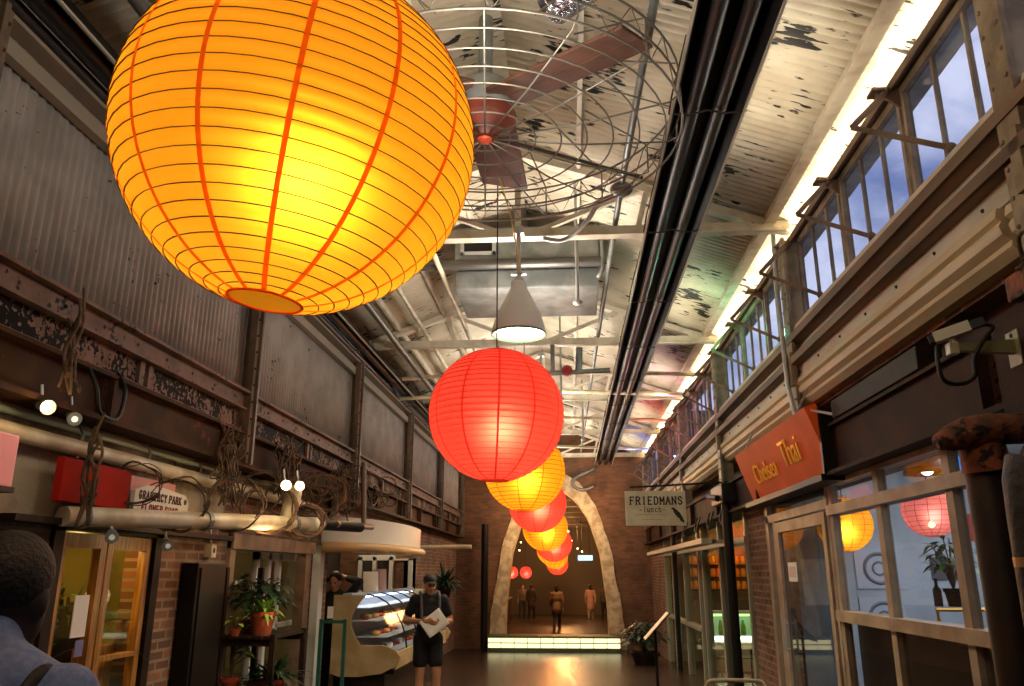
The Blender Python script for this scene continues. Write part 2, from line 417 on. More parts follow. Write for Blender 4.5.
    if hat:
        b = MB(); b.ball(hp(0, .012, .075), 1, (.092, .106, .062), 20, 10, Rm); b.ball(hp(0, -.10, .055), 1, (.068, .07, .010), 18, 8, Rm); remesh(b, vox*.8, 'cap', hat, r)
    return r, D
# man in a cap reading
MR, MD = person((-1.86, 10.9, -.055), R(18), 'man in dark cap, black tee and shorts reading white paper by the bakery', dict(elL=(-.30, .03, 1.16), wrL=(-.12, -.22, 1.16), elR=(.29, .02, 1.15), wrR=(.10, -.24, 1.13), hdL=(.75, -.6, .1), hdR=(-.75, -.5, .15), hnL=(.3, .6, .6), hnR=(-.3, .6, .6), look=R(8), nod=R(12), kneeR=(.11, -.05, .5)), SKIN_L, CLOTHK, CLOTHK, HAIRK, vox=.008, sleeves=.6, legcut=.6, hat=mat('cap_dark', '#24211f', .8))
for s in (-1, 1):
    b = MB(); b.tube(spline([(s*.11, -.125, 1.12), (s*.115, -.145, 1.28), (s*.12, -.09, 1.46), (s*.12, .03, 1.51), (s*.12, .13, 1.38)], 5), .019, 8); b.build('backpack_strap', mat('strap_grey', '#5b5852', .8), MR, local=True)
b = MB(); b.ball((0, .19, 1.24), 1, (.15, .09, .2), 16, 12); b.build('backpack', mat('pack_dark', '#24221f', .8), MR, smooth=True, local=True)
Mp = Matrix.Translation((-1.86, 10.9, -.055)) @ Matrix.Rotation(R(18), 4, 'Z') @ Matrix.Translation((.03, -.30, 1.15)) @ Matrix.Rotation(R(-35), 4, 'Y') @ Matrix.Rotation(R(-20), 4, 'X')
b = MB(); b.grid(lambda u, v: Mp @ Vector((-.15+.30*u, .02*math.sin(PI*u), -.12+.24*v)), 8, 4); o = solid(b.build('paper_sheet', PAPERW, smooth=True), .002); tag(o, 'white sheet of paper held by the man in the cap', 'paper')
# man behind the counter with his hands behind his head
person((-3.27, 11.45, -.07), R(-8), 'person in black behind the bakery counter, hands clasped behind the head', dict(elL=(-.36, -.05, 1.60), wrL=(-.09, .10, 1.66), elR=(.36, -.05, 1.60), wrR=(.09, .10, 1.66), hdL=(1, .2, .1), hdR=(-1, .2, .1), hnL=(0, -1, 0), hnR=(0, -1, 0), nod=R(14), head=(0, -.03, 1.6)), SKIN_L, CLOTHK, CLOTHK, HAIRK, vox=.011, sleeves=1.8, scale=1.03)
# person in blue close to the camera, from behind
FR_, FD = person((-1.235, 1.72, .035), R(180), 'person in pale blue shirt with dark strap, seen from behind at the left edge', dict(look=R(7), shL=(-.18, 0, 1.375), shR=(.18, 0, 1.375), head=(0, -.045, 1.56), nod=R(8)), mat('skin_deep', '#2c1a13', .6), mat('blue_shirt', '#6f80a8', .8, col2='#5f7098', scale=60, bump=.2, bscale=300), CLOTHK, HAIRK, vox=.010, sleeves=1.3, scale=1.03)
b = MB(); b.tube(spline([(-.17, .135, .95), (-.165, .14, 1.25), (-.155, .105, 1.375), (-.15, .02, 1.43), (-.15, -.09, 1.35), (-.15, -.13, 1.2)], 6), .013, 8); b.build('bag_strap', BLACK, FR_, local=True)
# hall people
hz = -.46
WALK = dict(kneeL=(-.09, -.14, .50), ankL=(-.10, -.16, .09), kneeR=(.09, .02, .49), ankR=(.10, .26, .14), elL=(-.25, .06, 1.14), wrL=(-.24, .04, .9), elR=(.25, -.02, 1.15), wrR=(.24, -.16, .94))
person((-.58, 33, -.49), PI, 'person in tan jacket walking away down the middle of the hall', WALK, SKIN_L, mat('tan_jacket', '#6d5a48', .8), CLOTHK, HAIRK, vox=.016, sleeves=1.9, coat=.12, hairlen=.05)
person((-2.05, 43, -.61), R(170), 'taller dark-clothed person at left in the hall', WALK, SKIN_D, mat('dk_coat', '#3a3430', .8), CLOTHK, HAIRK, vox=.02, sleeves=1.9, coat=.2)
person((-2.55, 43.6, -.61), R(20), 'shorter person in grey, leftmost in the hall', {}, SKIN_L, mat('grey_top', '#6b635c', .8), mat('jeans', '#3c4250', .8), HAIRK, vox=.02, sleeves=1.5)
person((.95, 42.5, -.6), R(180), 'person in pale pinkish top at right in the hall', WALK, SKIN_L, mat('pale_top', '#b08f88', .8), mat('grey_pants', '#8a8078', .8), HAIRK, vox=.02, sleeves=1.9, hairlen=.08, coat=.3)
person((1.6, 41.2, -.585), R(10), 'dark figure standing by the right hall stalls', {}, SKIN_D, mat('dk_coat', '#3a3430'), CLOTHK, HAIRK, vox=.02, sleeves=1.9)
# ------------------------------------------------------------------ setting
Y0, Y1 = -2.5, 23.0
RX, RZ, SL = -.45, 5.85, .36         # ridge, slope
def zroof(x): return RZ - abs(x-RX)*SL
def zfl(y): return 0 if y < 9 else (-.35-(y-21)*.0117 if y > 21 else -.35*(y-9)/12)
b = MB()
ys = [Y0, 2, 9] + [9+12*i/6 for i in range(1, 7)] + [Y1, 48]
b.grid(lambda u, v: (-5.2+11.7*u, ys[round(v*(len(ys)-1))], zfl(ys[round(v*(len(ys)-1))])), 1, len(ys)-1)
struct(solid(b.build('floor', FLOOR), .1, -1))
def slope(name, xa, xb):
    b = MB(); p = .085; n = int((Y1+.2-Y0)/p)*6; nu = 1
    V = []
    for i in range(n+1):
        y = Y0 + (Y1+.2-Y0)*i/n; dz = .013*math.sin(2*PI*i/6)
        V.append([b.bm.verts.new((x, y, zroof(x)+dz)) for x in (xa, xb)])
    for i in range(n): b.bm.faces.new((V[i][0], V[i+1][0], V[i+1][1], V[i][1]))
    o = b.build(name, ROOF, smooth=True); return struct(solid(o, .02, 1))
slope('ceiling_left', -3.3, RX); slope('ceiling_right', RX, 2.34)
# unseen dark skin added above the roof to keep the daylight out
b = MB(); b.quad((-3.5, Y0, zroof(-3.5)+.1), (RX, Y0, RZ+.1), (RX, Y1+.3, RZ+.1), (-3.5, Y1+.3, zroof(-3.5)+.1)); b.quad((RX, Y0, RZ+.1), (2.36, Y0, zroof(2.36)+.1), (2.36, Y1+.3, zroof(2.36)+.1), (RX, Y1+.3, RZ+.1))
struct(solid(b.build('ceiling_light_block', PLASTERD), .05, 1))
# left wall, upper corrugated part
b = MB(); p = .076; n = int((Y1-Y0)/p)*6
V = []
for i in range(n+1):
    y = Y0+(Y1-Y0)*i/n; dx = .012*math.sin(2*PI*i/6)
    V.append([b.bm.verts.new((-3.09+dx, y, z)) for z in (3.3, 4.93)])
for i in range(n): b.bm.faces.new((V[i][0], V[i+1][0], V[i+1][1], V[i][1]))
struct(solid(b.build('wall_left_upper', WALLCOR, smooth=True), .02, 1))
# left lower wall with shop openings: (y0,y1,z0,z1)
b = MB()
def wallL(y0, y1, z0, z1): b.box(-3.45, -3.2, y0, y1, z0, z1)
wallL(Y0, 4.88, -.4, 3.3); wallL(4.88, 6.2, 2.02, 3.3); wallL(6.2, 7.5, -.4, 3.3); wallL(7.5, 10.75, 2.05, 3.3); wallL(10.6, 10.75, -.4, 3.3)
wallL(10.75, 17.0, 2.25, 3.3); wallL(17.0, Y1, -.4, 3.3)
struct(b.build('wall_left', BRICK_L, base=False))
b = MB(); b.box(-3.205, -3.185, 4.0, 6.25, 2.02, 2.62); b.box(-3.205, -3.18, 6.3, 7.3, 2.1, 2.6)
struct(b.build('wall_left_plaster', PLASTER, base=False))
# flower shop room, window room, bakery recess behind the left wall
b = MB()
b.box(-5.0, -4.9, 4.2, 11.0, -.4, 2.9); b.box(-5.0, -3.45, 4.1, 4.2, -.4, 2.9); b.box(-5.0, -3.45, 7.2, 7.3, -.4, 2.9); b.box(-5, -3.45, 4.2, 11, 2.8, 2.9); b.box(-5, -3.45, 10.95, 11.1, -.4, 2.9)
struct(b.build('wall_flower_shop', mat('shop_olive', '#8a8550', .8, col2='#6d6a3c', scale=2), base=False))
b = MB(); b.box(-4.9, -4.8, 11.1, 17.0, -.4, 2.9); b.box(-4.9, -3.45, 11.1, 17.2, 2.8, 2.9)
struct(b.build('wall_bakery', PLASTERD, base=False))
b = MB(); b.box(-4.9, -3.2, 17.0, 17.2, -.4, 2.8); struct(b.build('wall_bakery_end', BRICK_F, base=False))
# right wall pieces
b = MB()
b.box(2.2, 2.45, Y0, Y1, 3.1, 3.75); b.box(2.2, 2.45, 9.22, 10.35, -.4, 2.46); b.box(2.2, 2.45, 19.5, Y1, -.4, 2.46)
struct(b.build('wall_right', BRICK_L, base=False))
b = MB(); b.box(2.2, 2.36, Y0, Y1, 4.69, 4.98); struct(b.build('wall_right_fascia', CREAM, base=False))
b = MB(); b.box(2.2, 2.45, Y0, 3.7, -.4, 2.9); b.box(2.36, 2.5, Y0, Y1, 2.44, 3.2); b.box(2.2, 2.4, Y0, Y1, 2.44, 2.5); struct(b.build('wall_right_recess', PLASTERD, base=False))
# window shelf above the panes
b = MB(); b.box(2.10, 2.22, Y0, Y1, 4.695, 4.715); b.box(2.095, 2.11, Y0, Y1, 4.67, 4.725); struct(b.build('trim_1', LEDGE, base=False))
# eave purlin
b = MB(); b.box(1.91, 1.96, Y0, Y1, zroof(1.93)-.11, zroof(1.93)-.02); b.box(1.89, 1.99, Y0, Y1, zroof(1.93)-.115, zroof(1.93)-.102); struct(b.build('trim_2', STEEL_CREAM, base=False))
# right wall bands below the windows (sill, ledge, boards, riveted plate, cornice)
b = MB(); b.box(2.08, 2.22, Y0, Y1, 3.835, 3.875); b.box(2.06, 2.09, Y0, Y1, 3.80, 3.85); struct(b.build('trim_3', BOARD, base=False))
b = MB(); b.box(2.02, 2.2, Y0, Y1, 3.70, 3.73); b.box(2.01, 2.03, Y0, Y1, 3.70, 3.77); b.box(2.14, 2.2, Y0, Y1, 3.73, 3.81); struct(b.build('trim_4', LEDGE, base=False))
b = MB(); b.box(2.12, 2.2, Y0, Y1, 3.58, 3.70); struct(b.build('trim_5', BOARD, base=False))
b = MB(); b.box(2.0, 2.2, Y0, Y1, 3.485, 3.505); b.box(1.99, 2.01, Y0, Y1, 3.485, 3.55); struct(b.build('trim_6', LEDGE, base=False))
b = MB(); b.box(2.08, 2.2, Y0, Y1, 3.375, 3.485); struct(b.build('trim_7', BOARD, base=False))
prof = [(2.2, 3.36), (2.04, 3.36), (2.03, 3.31), (2.055, 3.295), (2.04, 3.27), (2.05, 3.23), (2.09, 3.20), (2.085, 3.17), (2.13, 3.13), (2.2, 3.13)]
b = MB(); b.prism(prof, lambda x, z: (x, 3.62, z), lambda x, z: (x, Y1, z)); struct(b.build('trim_8', MOLD, base=False))
b = MB(); b.prism(prof, lambda x, z: (x+.01, Y0, z-.02), lambda x, z: (x+.01, 3.56, z-.02)); struct(b.build('trim_9', MOLD, base=False))
# rivets on the plate: pattern of one part
b = MB()
y = 0.5
while y < 22:
    b.ball((2.078, y, 3.43), .012, u=6, v=4); y += .55
struct(b.build('trim_10', DKWIRE, base=False))
# left wall bands: plate, peeling panels
b = MB(); b.box(-3.2, -3.0, Y0, Y1, 3.16, 3.32); b.box(-3.2, -2.94, Y0, Y1, 3.30, 3.325); b.box(-3.2, -2.96, Y0, Y1, 3.15, 3.165)
y = 1
while y < 22:
    b.ball((-2.998, y, 3.24), .014, u=6, v=4); y += .42
struct(b.build('trim_11', ROSY, base=False))
b = MB(); b.box(-3.2, -3.04, Y0, Y1, 2.95, 3.16); struct(b.build('trim_12', PEEL, base=False))
b = MB()
for k in range(-1, 6):
    y0 = 3.45+3.75*k
    for q in (y0+.1, y0+1.87, y0+1.99, y0+3.65): b.box(-3.05, -3.01, q-.03, q+.03, 2.95, 3.16)
b.box(-3.05, -3.0, Y0, Y1, 2.94, 2.975)
struct(b.build('trim_13', ROSY, base=False))
# upper band above left corrugated sheets with hooks
b = MB(); b.box(-3.07, -3.0, Y0, Y1, 4.42, 4.52); b.box(-3.08, -2.96, Y0, Y1, 4.60, 4.64)
struct(b.build('trim_14', mat('band_shaded_grey', '#867b6a', .6), base=False))  # grey darkened to stand for the heater's shade on this band
# back wall behind the camera
b = MB(); b.box(-5.2, 6.5, Y0-.1, Y0, -.4, 6.2); struct(b.build('wall_back', BRICK_F, base=False))
# arch wall
AX, AZ = -.41, 4.12
def archpt(t, off=0):
    """t 0..1 from left foot over the apex to the right foot of a tapering, pointed opening"""
    s = 2*t-1; u = abs(s)
    prof_ = [(0, 0), (.10, .42), (.22, .66), (.42, .86), (.72, .975), (1.0, 1.0)]   # (height-from-apex frac, half-width frac)
    h = u
    for (h0, w0), (h1, w1) in zip(prof_, prof_[1:]):
        if h <= h1: wf = w0+(w1-w0)*(h-h0)/(h1-h0); break
    hw = 1.42*wf; z = AZ-(AZ+.4)*h
    nx = (1 if s > 0 else -1)
    return AX+nx*(hw+off*(.35+.65*u if u > .02 else 0)), z+off*max(0, 1-h*1.6)
NA = 48
b = MB()
pts = [archpt(i/NA) for i in range(NA+1)]
for ya in (Y1, Y1+.6):
    P = [b.bm.verts.new((x, ya, z)) for x, z in pts]
    lo = []
    for x, z in pts:
        if x <= AX: lo.append(b.bm.verts.new((-5.2, ya, z)))
        else: lo.append(b.bm.verts.new((6.5, ya, z)))
    for i in range(NA):
        if i != NA//2 or True: b.bm.faces.new((P[i], P[i+1], lo[i+1], lo[i])) if (pts[i][0]-AX)*(pts[i+1][0]-AX) > 0 or i not in (NA//2-1, NA//2) else None
    A = b.bm.verts.new((-5.2, ya, 6.2)); B = b.bm.verts.new((6.5, ya, 6.2))
    k = NA//2
    b.bm.faces.new((lo[k-1], P[k-1], P[k], P[k+1], lo[k+1], B, A))
o = struct(b.build('wall_far', BRICK_F, base=False))
b = MB()
inn = [archpt(i/NA) for i in range(NA+1)]; out_ = [archpt(i/NA, .46) for i in range(NA+1)]
random.seed(3)
jig = [random.uniform(-.02, .02) for _ in range(NA+1)]
def ring(y, L_): return [b.bm.verts.new((x, y, z)) for x, z in L_]
o2 = [(x+j, z+j) for (x, z), j in zip(out_, jig)]
i0, i1, m0 = ring(Y1-.06, inn), ring(Y1+.62, inn), ring(Y1-.06, o2)
q0 = ring(Y1+.01, o2)
for k in range(NA):
    b.bm.faces.new((i0[k], i0[k+1], m0[k+1], m0[k])); b.bm.faces.new((i0[k], i1[k], i1[k+1], i0[k+1])); b.bm.faces.new((m0[k], m0[k+1], q0[k+1], q0[k]))
struct(b.build('trim_15', STONE, base=False))
# hall beyond the arch
b = MB(); b.box(-3.9, -3.7, Y1+.6, 48, -.8, 4.6); struct(b.build('wall_left_hall', BRICK_L, base=False))
b = MB(); b.box(3.0, 3.2, Y1+.6, 48, -.8, 4.6); struct(b.build('wall_right_hall', BRICK_L, base=False))
b = MB(); b.box(-3.9, 3.2, Y1+.6, 48, 4.5, 4.6)
for y in range(26, 48, 3): b.box(-3.7, 3.0, y, y+.2, 4.2, 4.5)
struct(b.build('ceiling_hall', mat('hall_plaster', '#4c443b', .8), base=False))
b = MB(); b.box(-3.9, 3.2, 48, 48.2, -.8, 4.6); struct(b.build('wall_far_hall', mat('hall_plaster', '#6e665c'), base=False))
# right shops' rooms
b = MB(); b.box(2.45, 6.2, 9.7, 9.85, -.1, 3.1); struct(b.build('wall_thai_end', SHOPWALL, base=False))
b = MB(); b.box(6.1, 6.25, 2.6, 9.8, -.1, 3.1); b.box(2.45, 6.2, 2.5, 2.6, -.1, 3.1); struct(b.build('wall_thai_side', SHOPWALL, base=False))
b = MB(); b.box(2.45, 6.2, 2.6, 9.8, 3.0, 3.1); struct(b.build('ceiling_thai', SHOPWALL, base=False))
b = MB(); b.box(6.1, 6.25, 9.85, 19.8, -.4, 3.1); b.box(2.45, 6.2, 19.5, 19.7, -.4, 3.1); b.box(2.45, 6.2, 9.85, 19.7, 3.0, 3.1); struct(b.build('wall_lunch_room', mat('lunch_wall', '#6b5a45', .8), base=False))
# ------------------------------------------------------------------ clerestory windows
PW = [3.37+3.8*k for k in range(-1, 6)]
wn = 1
ARMC = [CREAM, LEDGE]
proto_w = None
for k in range(len(PW)):
    for j in range(3):
        ya = PW[k]+.09+j*1.22; yb = ya+1.18
        if yb > Y1: continue
        if ya < 2.2: continue
        r = empty('window_%d' % wn, (2.2, ya, 3.88), kind='structure'); wn += 1
        if proto_w is None:
            proto_w = r
            b = MB(); W = yb-ya
            x0, x1 = 2.155, 2.2
            b.box(x0, x1, ya, yb, 3.875, 3.93); b.box(x0, x1, ya, yb, 4.63, 4.70)
            b.box(x0, x1, ya, ya+.04, 3.93, 4.63); b.box(x0, x1, yb-.04, yb, 3.93, 4.63)
            for q in (1, 2): b.box(x0+.02, x1, ya+W*q/3-.013, ya+W*q/3+.013, 3.93, 4.63)
            b.build('window_frame', TAN, r)
            b = MB()
            for q in range(3): b.box(2.18, 2.186, ya+W*q/3+.02, ya+W*(q+1)/3-.02, 3.92, 4.64)
            b.build('window_pane', GLASS_W, r)
            b = MB()
            tip = (1.74, ya+.95, 4.28); b.bar((2.10, ya+1.2, 4.69), tip, .016, .035); b.bar(tip, (2.14, ya+.67, 3.97), .016, .03); b.ball((2.15, ya+.67, 3.97), .03, u=8, v=6)
            b.build('stay_arm', LEDGE, r)
            b = MB(); f = lambda d: (lambda x, z: (x, ya-.03+d, z))
            b.prism([(2.2, 4.69), (2.0, 4.71), (2.0, 4.67), (2.1, 4.60), (2.2, 4.52)], f(0), f(.02))
            b.box(1.98, 2.06, ya-.07, ya+.04, 4.66, 4.68)
            b.build('window_bracket', LEDGE, r)
        else:
            for ch in proto_w.children:
                c = ch.copy(); COL.objects.link(c); c.parent = r
# ------------------------------------------------------------------ wall posts (right)
YP = PW[1:]
pl = ['nearest the camera, beside the security camera', 'behind the top edge of the orange sign', 'above the hanging white lunch sign', 'second beyond the hanging lunch sign', 'second from the brick arch wall', 'against the brick arch wall']
for y, s in zip(YP, pl):
    b = MB(); b.box(2.02, 2.05, y-.09, y+.09, 2.83, 4.72); b.box(2.05, 2.2, y-.012, y+.012, 2.83, 4.72); b.box(1.99, 2.02, y-.10, y-.02, 3.3, 3.6)
    r = empty('wall_column', (2.1, y, 2.83)); sh_ = b.build('column_shaft', TAN, r)
    b = MB()
    for z in [2.9+.14*i for i in range(13)]:
        for d in (-.06, .06): b.ball((2.018, y+d, z), .013, u=6, v=4)
    b.build('rivets', TAN, sh_)
    tag(r, 'riveted tan steel column on the window wall, '+s, 'steel column', 'steel columns on the window wall')
pl = ['nearest the camera at the picture edge', 'behind and below the large orange lantern', 'second beyond the large orange lantern', 'halfway down the grey corrugated wall', 'second from the brick arch wall', 'against the brick arch wall']
for y, s in zip(YP, pl):
    r = empty('wall_column', (-2.95, y, 2.64))
    b = MB(); b.box(-3.0, -2.93, y-.08, y+.08, 2.66, 4.6); b.box(-3.06, -2.9, y-.02, y+.02, 2.66, 4.6); sh_ = b.build('column_shaft', LPOST, r)
    b = MB()
    for z in [2.75+.16*i for i in range(12)]:
        for d in (-.055, .055): b.ball((-2.928, y+d, z), .012, u=6, v=4)
    b.build('rivets', GIRDER, sh_)
    tag(r, 'riveted steel column on the corrugated wall, '+s, 'steel column', 'steel columns on the corrugated wall')
# ------------------------------------------------------------------ girders
r = empty('steel_girder', (-3.0, 10, 2.64), 'long brown steel girder under the grey corrugated wall', 'girder')
b = MB(); b.box(-3.08, -3.03, Y0, Y1-.1, 2.66, 2.93); b.box(-3.16, -2.95, Y0, Y1-.1, 2.63, 2.665); b.box(-3.16, -2.95, Y0, Y1-.1, 2.925, 2.95); b.build('girder_web', GIRDER, r)
for i in range(12):
    y = 1.2+1.87*i
    b = MB(); b.box(-3.03, -2.96, y-.02, y+.02, 2.665, 2.925); b.box(-3.03, -3.0, y-.08, y+.08, 2.665, 2.925)
    for z in (2.72, 2.79, 2.86):
        for d in (-.055, .055): b.ball((-2.998, y+d, z), .013, u=6, v=4)
    b.build('stiffener', GIRDER, r)
r = empty('steel_girder', (2.15, 10, 2.435), 'dark brown steel girder above the shop fronts', 'girder')
b = MB(); b.box(2.10, 2.15, 2.4, Y1-.1, 2.46, 2.82); b.box(2.02, 2.2, 2.4, Y1-.1, 2.435, 2.465); b.box(2.06, 2.2, 2.4, Y1-.1, 2.815, 2.84); b.build('girder_web', DKGIRDER, r)
for i in range(8):
    y = 4.05+2.5*i
    b = MB(); b.box(2.04, 2.1, y-.02, y+.02, 2.465, 2.815)
    for z in (2.49, 2.53, 2.61, 2.69, 2.77):
        for d in (-.07, .07): b.ball((2.098, y+d, z), .016, u=6, v=4)
    b.build('stiffener', DKGIRDER, r)
# timber purlin block lying in the gap over the girder
b = MB(); b.box(2.05, 2.2, 4.7, 6.3, 2.85, 2.99, bev=.01); tag(b.build('timber_block', DKWOOD), 'dark timber block lying on the girder above the orange sign', 'timber')
b = MB(); b.box(1.95, 2.18, 3.24, 3.5, 2.845, 2.96, bev=.015); tag(b.build('iron_bearing_block', RUST), 'rusty flaking iron block behind the security camera', 'iron block')
# ------------------------------------------------------------------ roof trusses
tl = ['nearest the camera above the large lantern', 'carrying the grey ventilation unit beyond the caged fan', 'above the second orange lantern', 'third from the brick arch wall', 'second from the brick arch wall', 'right against the brick arch wall']
proto_t = None
for y, s in zip(YP, tl):
    if proto_t is None:
        r = empty('roof_truss', (RX, y, 4.82)); proto_t = r
        zt = 4.86
        for sx in (-1, 1):
            xe = 2.12 if sx > 0 else -2.98
            b = MB(); b.bar((xe, y, zroof(xe)-.1), (RX, y, RZ-.13), .07, .11, up=(0, 1, 0)); b.build('rafter', STEEL_CREAM, r)
            b = MB(); b.prism([(xe, zroof(xe)-.06), (xe-sx*.5, zroof(xe-sx*.5)-.08), (xe-sx*.32, 4.80), (xe, 4.76)], lambda x, z: (x, y-.05, z), lambda x, z: (x, y-.035, z))
            for q in range(4): b.ball((xe-sx*(.06+.09*q), y-.05, 4.84+.02*q), .014, u=6, v=4)
            b.build('gusset_plate', STEEL_CREAM, r)
            b = MB(); b.bar((RX+sx*1.15, y, zt), (RX+sx*1.25, y, zroof(RX+1.25)-.14), .05, .06, up=(0, 1, 0)); b.build('strut', STEEL_CREAM, r)
            b = MB(); b.bar((RX+sx*.12, y, zt), (RX+sx*1.2, y, zroof(RX+1.2)-.12), .045, .05, up=(0, 1, 0)); b.build('strut', STEEL_CREAM, r)
        b = MB(); b.box(-2.98, 2.12, y-.04, y-.03, zt-.05, zt+.05); b.box(-2.98, 2.12, y-.09, y+.03, zt-.06, zt-.05); b.build('tie_beam', STEEL_CREAM, r)
        b = MB(); b.box(RX-.03, RX+.03, y-.03, y+.03, zt, RZ-.15); b.build('king_post', STEEL_CREAM, r)
        tag(r, 'cream steel roof truss, '+s, 'roof truss', 'cream steel roof trusses')
    else: r = dup(proto_t, (RX, y, 4.82), 'cream steel roof truss, '+s)
# purlins along the roof (setting)
for i, x in enumerate((-2.4, -1.75, -1.05, .15)):
    b = MB(); z = zroof(x)-.075; b.box(x-.02, x+.02, Y0, Y1, z-.04, z+.045); struct(b.build('trim_%d' % (16+i), STEEL_CREAM, base=False))
# ------------------------------------------------------------------ heaters
def heater(xc, zc, y0, y1, side, label, hang):
    r = empty('radiant_heater', (xc, (y0+y1)/2, zc), label, 'heater', 'long radiant tube heaters')
    b = MB(); pr_ = [(-.235, 0), (-.13, .15), (.13, .15), (.235, 0)]
    pr2 = [(x*.97, z+.008) for x, z in pr_]
    b.prism([(xc+x, zc+z) for x, z in [(-.235, 0), (-.15, .16), (.15, .16), (.235, 0), (.222, 0), (.14, .145), (-.14, .145), (-.222, 0)]], lambda x, z: (x, y0, z), lambda x, z: (x, y1, z))
    rf_ = b.build('reflector', HEATER, r)
    b = MB()
    for sx in (-1, 1): b.box(xc+sx*.235-.008, xc+sx*.235+.008, y0, y1, zc-.012, zc+.004)
    b.build('rim', HRIM, rf_)
    for sx in (-1, 1):
        b = MB(); b.cyl((xc+sx*.09, y0+.02, zc+.055), (xc+sx*.09, y1-.02, zc+.055), .05, seg=14); b.build('heater_tube', HTUBE, r, smooth=40)
    y = y0+.7
    while y < y1:
        b = MB(); b.tube([(xc-.25, y, zc+.0), (xc-.1, y, zc-.01), (xc, y, zc+.02), (xc+.1, y, zc-.01), (xc+.25, y, zc+.0)], .007, 5)
        for sx in (-1, 1): b.tube([(xc+sx*.25, y, zc), (xc+sx*.22, y, zc+.15), (xc+sx*.1, y, min(zc+.6, zroof(xc+sx*.1)-.03))], .006, 5)
        b.build('hanger', DKWIRE, r); y += 1.9
    return r
heater(.95, 4.6, .2, 22.6, 1, 'long dark radiant tube heater on the window side of the lanterns', None)
heater(-2.88, 4.62, .2, 22.6, -1, 'long dark radiant tube heater along the top of the corrugated wall', None)
# ------------------------------------------------------------------ conduits and roof services
def pipe(name, pts, r, m, label, cat, seg=10, group=None):
    b = MB(); b.tube(pts, r, seg); return tag(b.build(name, m, smooth=50), label, cat, group)
pipe('conduit', [(.60, 2, 4.93), (.50, 6.4, 4.93), (.40, 15, 4.93), (.34, 22.5, 4.93)], .028, GREY, 'thin grey conduit beside the window-side heater with round junction box', 'conduit')
pipe('conduit', [(-2.36, 1, 4.78), (-2.36, 22.5, 4.78)], .045, mat('dark_pipe', '#55524c', .4, metal=.5), 'dark grey pipe running just inside the corrugated-wall heater', 'pipe')
pipe('conduit', [(-2.0, 1, 4.98), (-2.0, 22.5, 4.98)], .03, PIPEW, 'cream pipe running under the roof slope above the heater', 'pipe')
pipe('conduit', [(-1.4, 7.4, 4.98), (-1.4, 22.5, 4.98)], .03, PIPEW, 'cream pipe running below the ridge behind the red lantern', 'pipe')
r = empty('junction_box', (.50, 6.36, 4.9), 'round grey junction box on the thin conduit beside the fan cage', 'junction box')
b = MB(); b.ball((.5, 6.36, 4.9), .1, (1, 1, .6), 16, 10); b.build('body', GREY, r, smooth=True)
b = MB(); b.tube(spline([(.5, 6.36, 4.86), (.32, 6.5, 4.86), (.2, 6.7, 4.76), (.0, 6.95, 4.70), (-.2, 6.95, 4.72)]), .022, 8); b.build('flex_conduit', LGREY, r, smooth=True)
r = empty('ventilation_unit', (-.43, 8.7, 4.82), 'grey sheet-metal ventilation unit hung under the ridge', 'ventilation unit')
b = MB(); b.box(-1.25, .38, 8.4, 9.6, 5.08, 5.5, bev=.02); b.box(-1.25, .38, 8.5, 9.6, 4.80, 5.02, bev=.02); b.build('casing', GREY, r)
b = MB(); b.box(-1.14, -.82, 8.38, 8.42, 5.2, 5.42); b.build('opening', BLACK, r)
b = MB(); b.box(-1.18, -.78, 8.37, 8.40, 5.42, 5.45); b.box(-1.18, -.78, 8.37, 8.40, 5.17, 5.2); b.box(-1.18, -1.14, 8.37, 8.40, 5.17, 5.45); b.box(-.82, -.78, 8.37, 8.40, 5.17, 5.45); b.build('opening_frame', LGREY, r)
b = MB(); b.cyl((-1.7, 8.42, 5.06), (.4, 8.42, 5.06), .06, seg=12); b.build('tube', mat('dark_pipe', '#55524c'), r, smooth=40)
b = MB(); b.tube([(.36, 8.38, 5.5), (.42, 8.38, 5.4), (.42, 8.38, 4.95), (.36, 8.38, 4.85)], .025, 8); b.build('handle', GREY, r, smooth=True)
# sprinkler valve
r = empty('sprinkler_valve', (0, 10.9, 4.3), 'red valve on grey sprinkler pipes under the roof beyond the pendant lamp', 'valve')
b = MB(); b.tube([(-.35, 10.9, 4.38), (.6, 10.9, 4.42)], .035, 10); b.tube([(.16, 10.9, 4.40), (.18, 10.9, 4.75)], .05, 10); b.tube([(-.2, 10.9, 4.38), (-.2, 10.9, 4.8)], .03, 8); b.build('pipe', GREY, r, smooth=40)
b = MB(); b.ball((0, 10.86, 4.40), .06, (1, .6, 1), 12, 8); b.tube(arc((0, 10.8, 4.4), .06, 0, 2*PI, 16)[:-1], .018, 6, closed=True); b.build('red_body', mat('valve_red', '#a32820', .4), r, smooth=True)
for x, y, s in [(.12, 7.6, 'beside the ventilation unit'), (-.1, 12.2, 'beyond the red valve'), (-.9, 13.5, 'above the third lantern'), (.3, 16.2, 'far down the roof near the arch')]:
    b = MB(); b.tube([(x, y, 4.3), (x, y, zroof(x)-.03)], .018, 8); b.ball((x, y, 4.3), .05, (1, 1, .6), 10, 6); tag(b.build('drop_rod', LGREY, smooth=50), 'thin light grey drop pipe '+s, 'drop pipe', 'thin drop pipes under the roof')
# cross pipes under the roof far away
for y, z, s in [(12.6, 4.75, 'beyond the red valve'), (13.4, 4.6, 'halfway to the arch'), (16.6, 4.75, 'third from the arch wall'), (20.3, 4.7, 'closest to the arch wall')]:
    pipe('cross_pipe', [(-2.9, y, z), (-.5, y, z+.1), (2.05, y, z)], .035, PIPEW, 'cream cross pipe spanning under the roof, '+s, 'pipe', group='cream cross pipes')
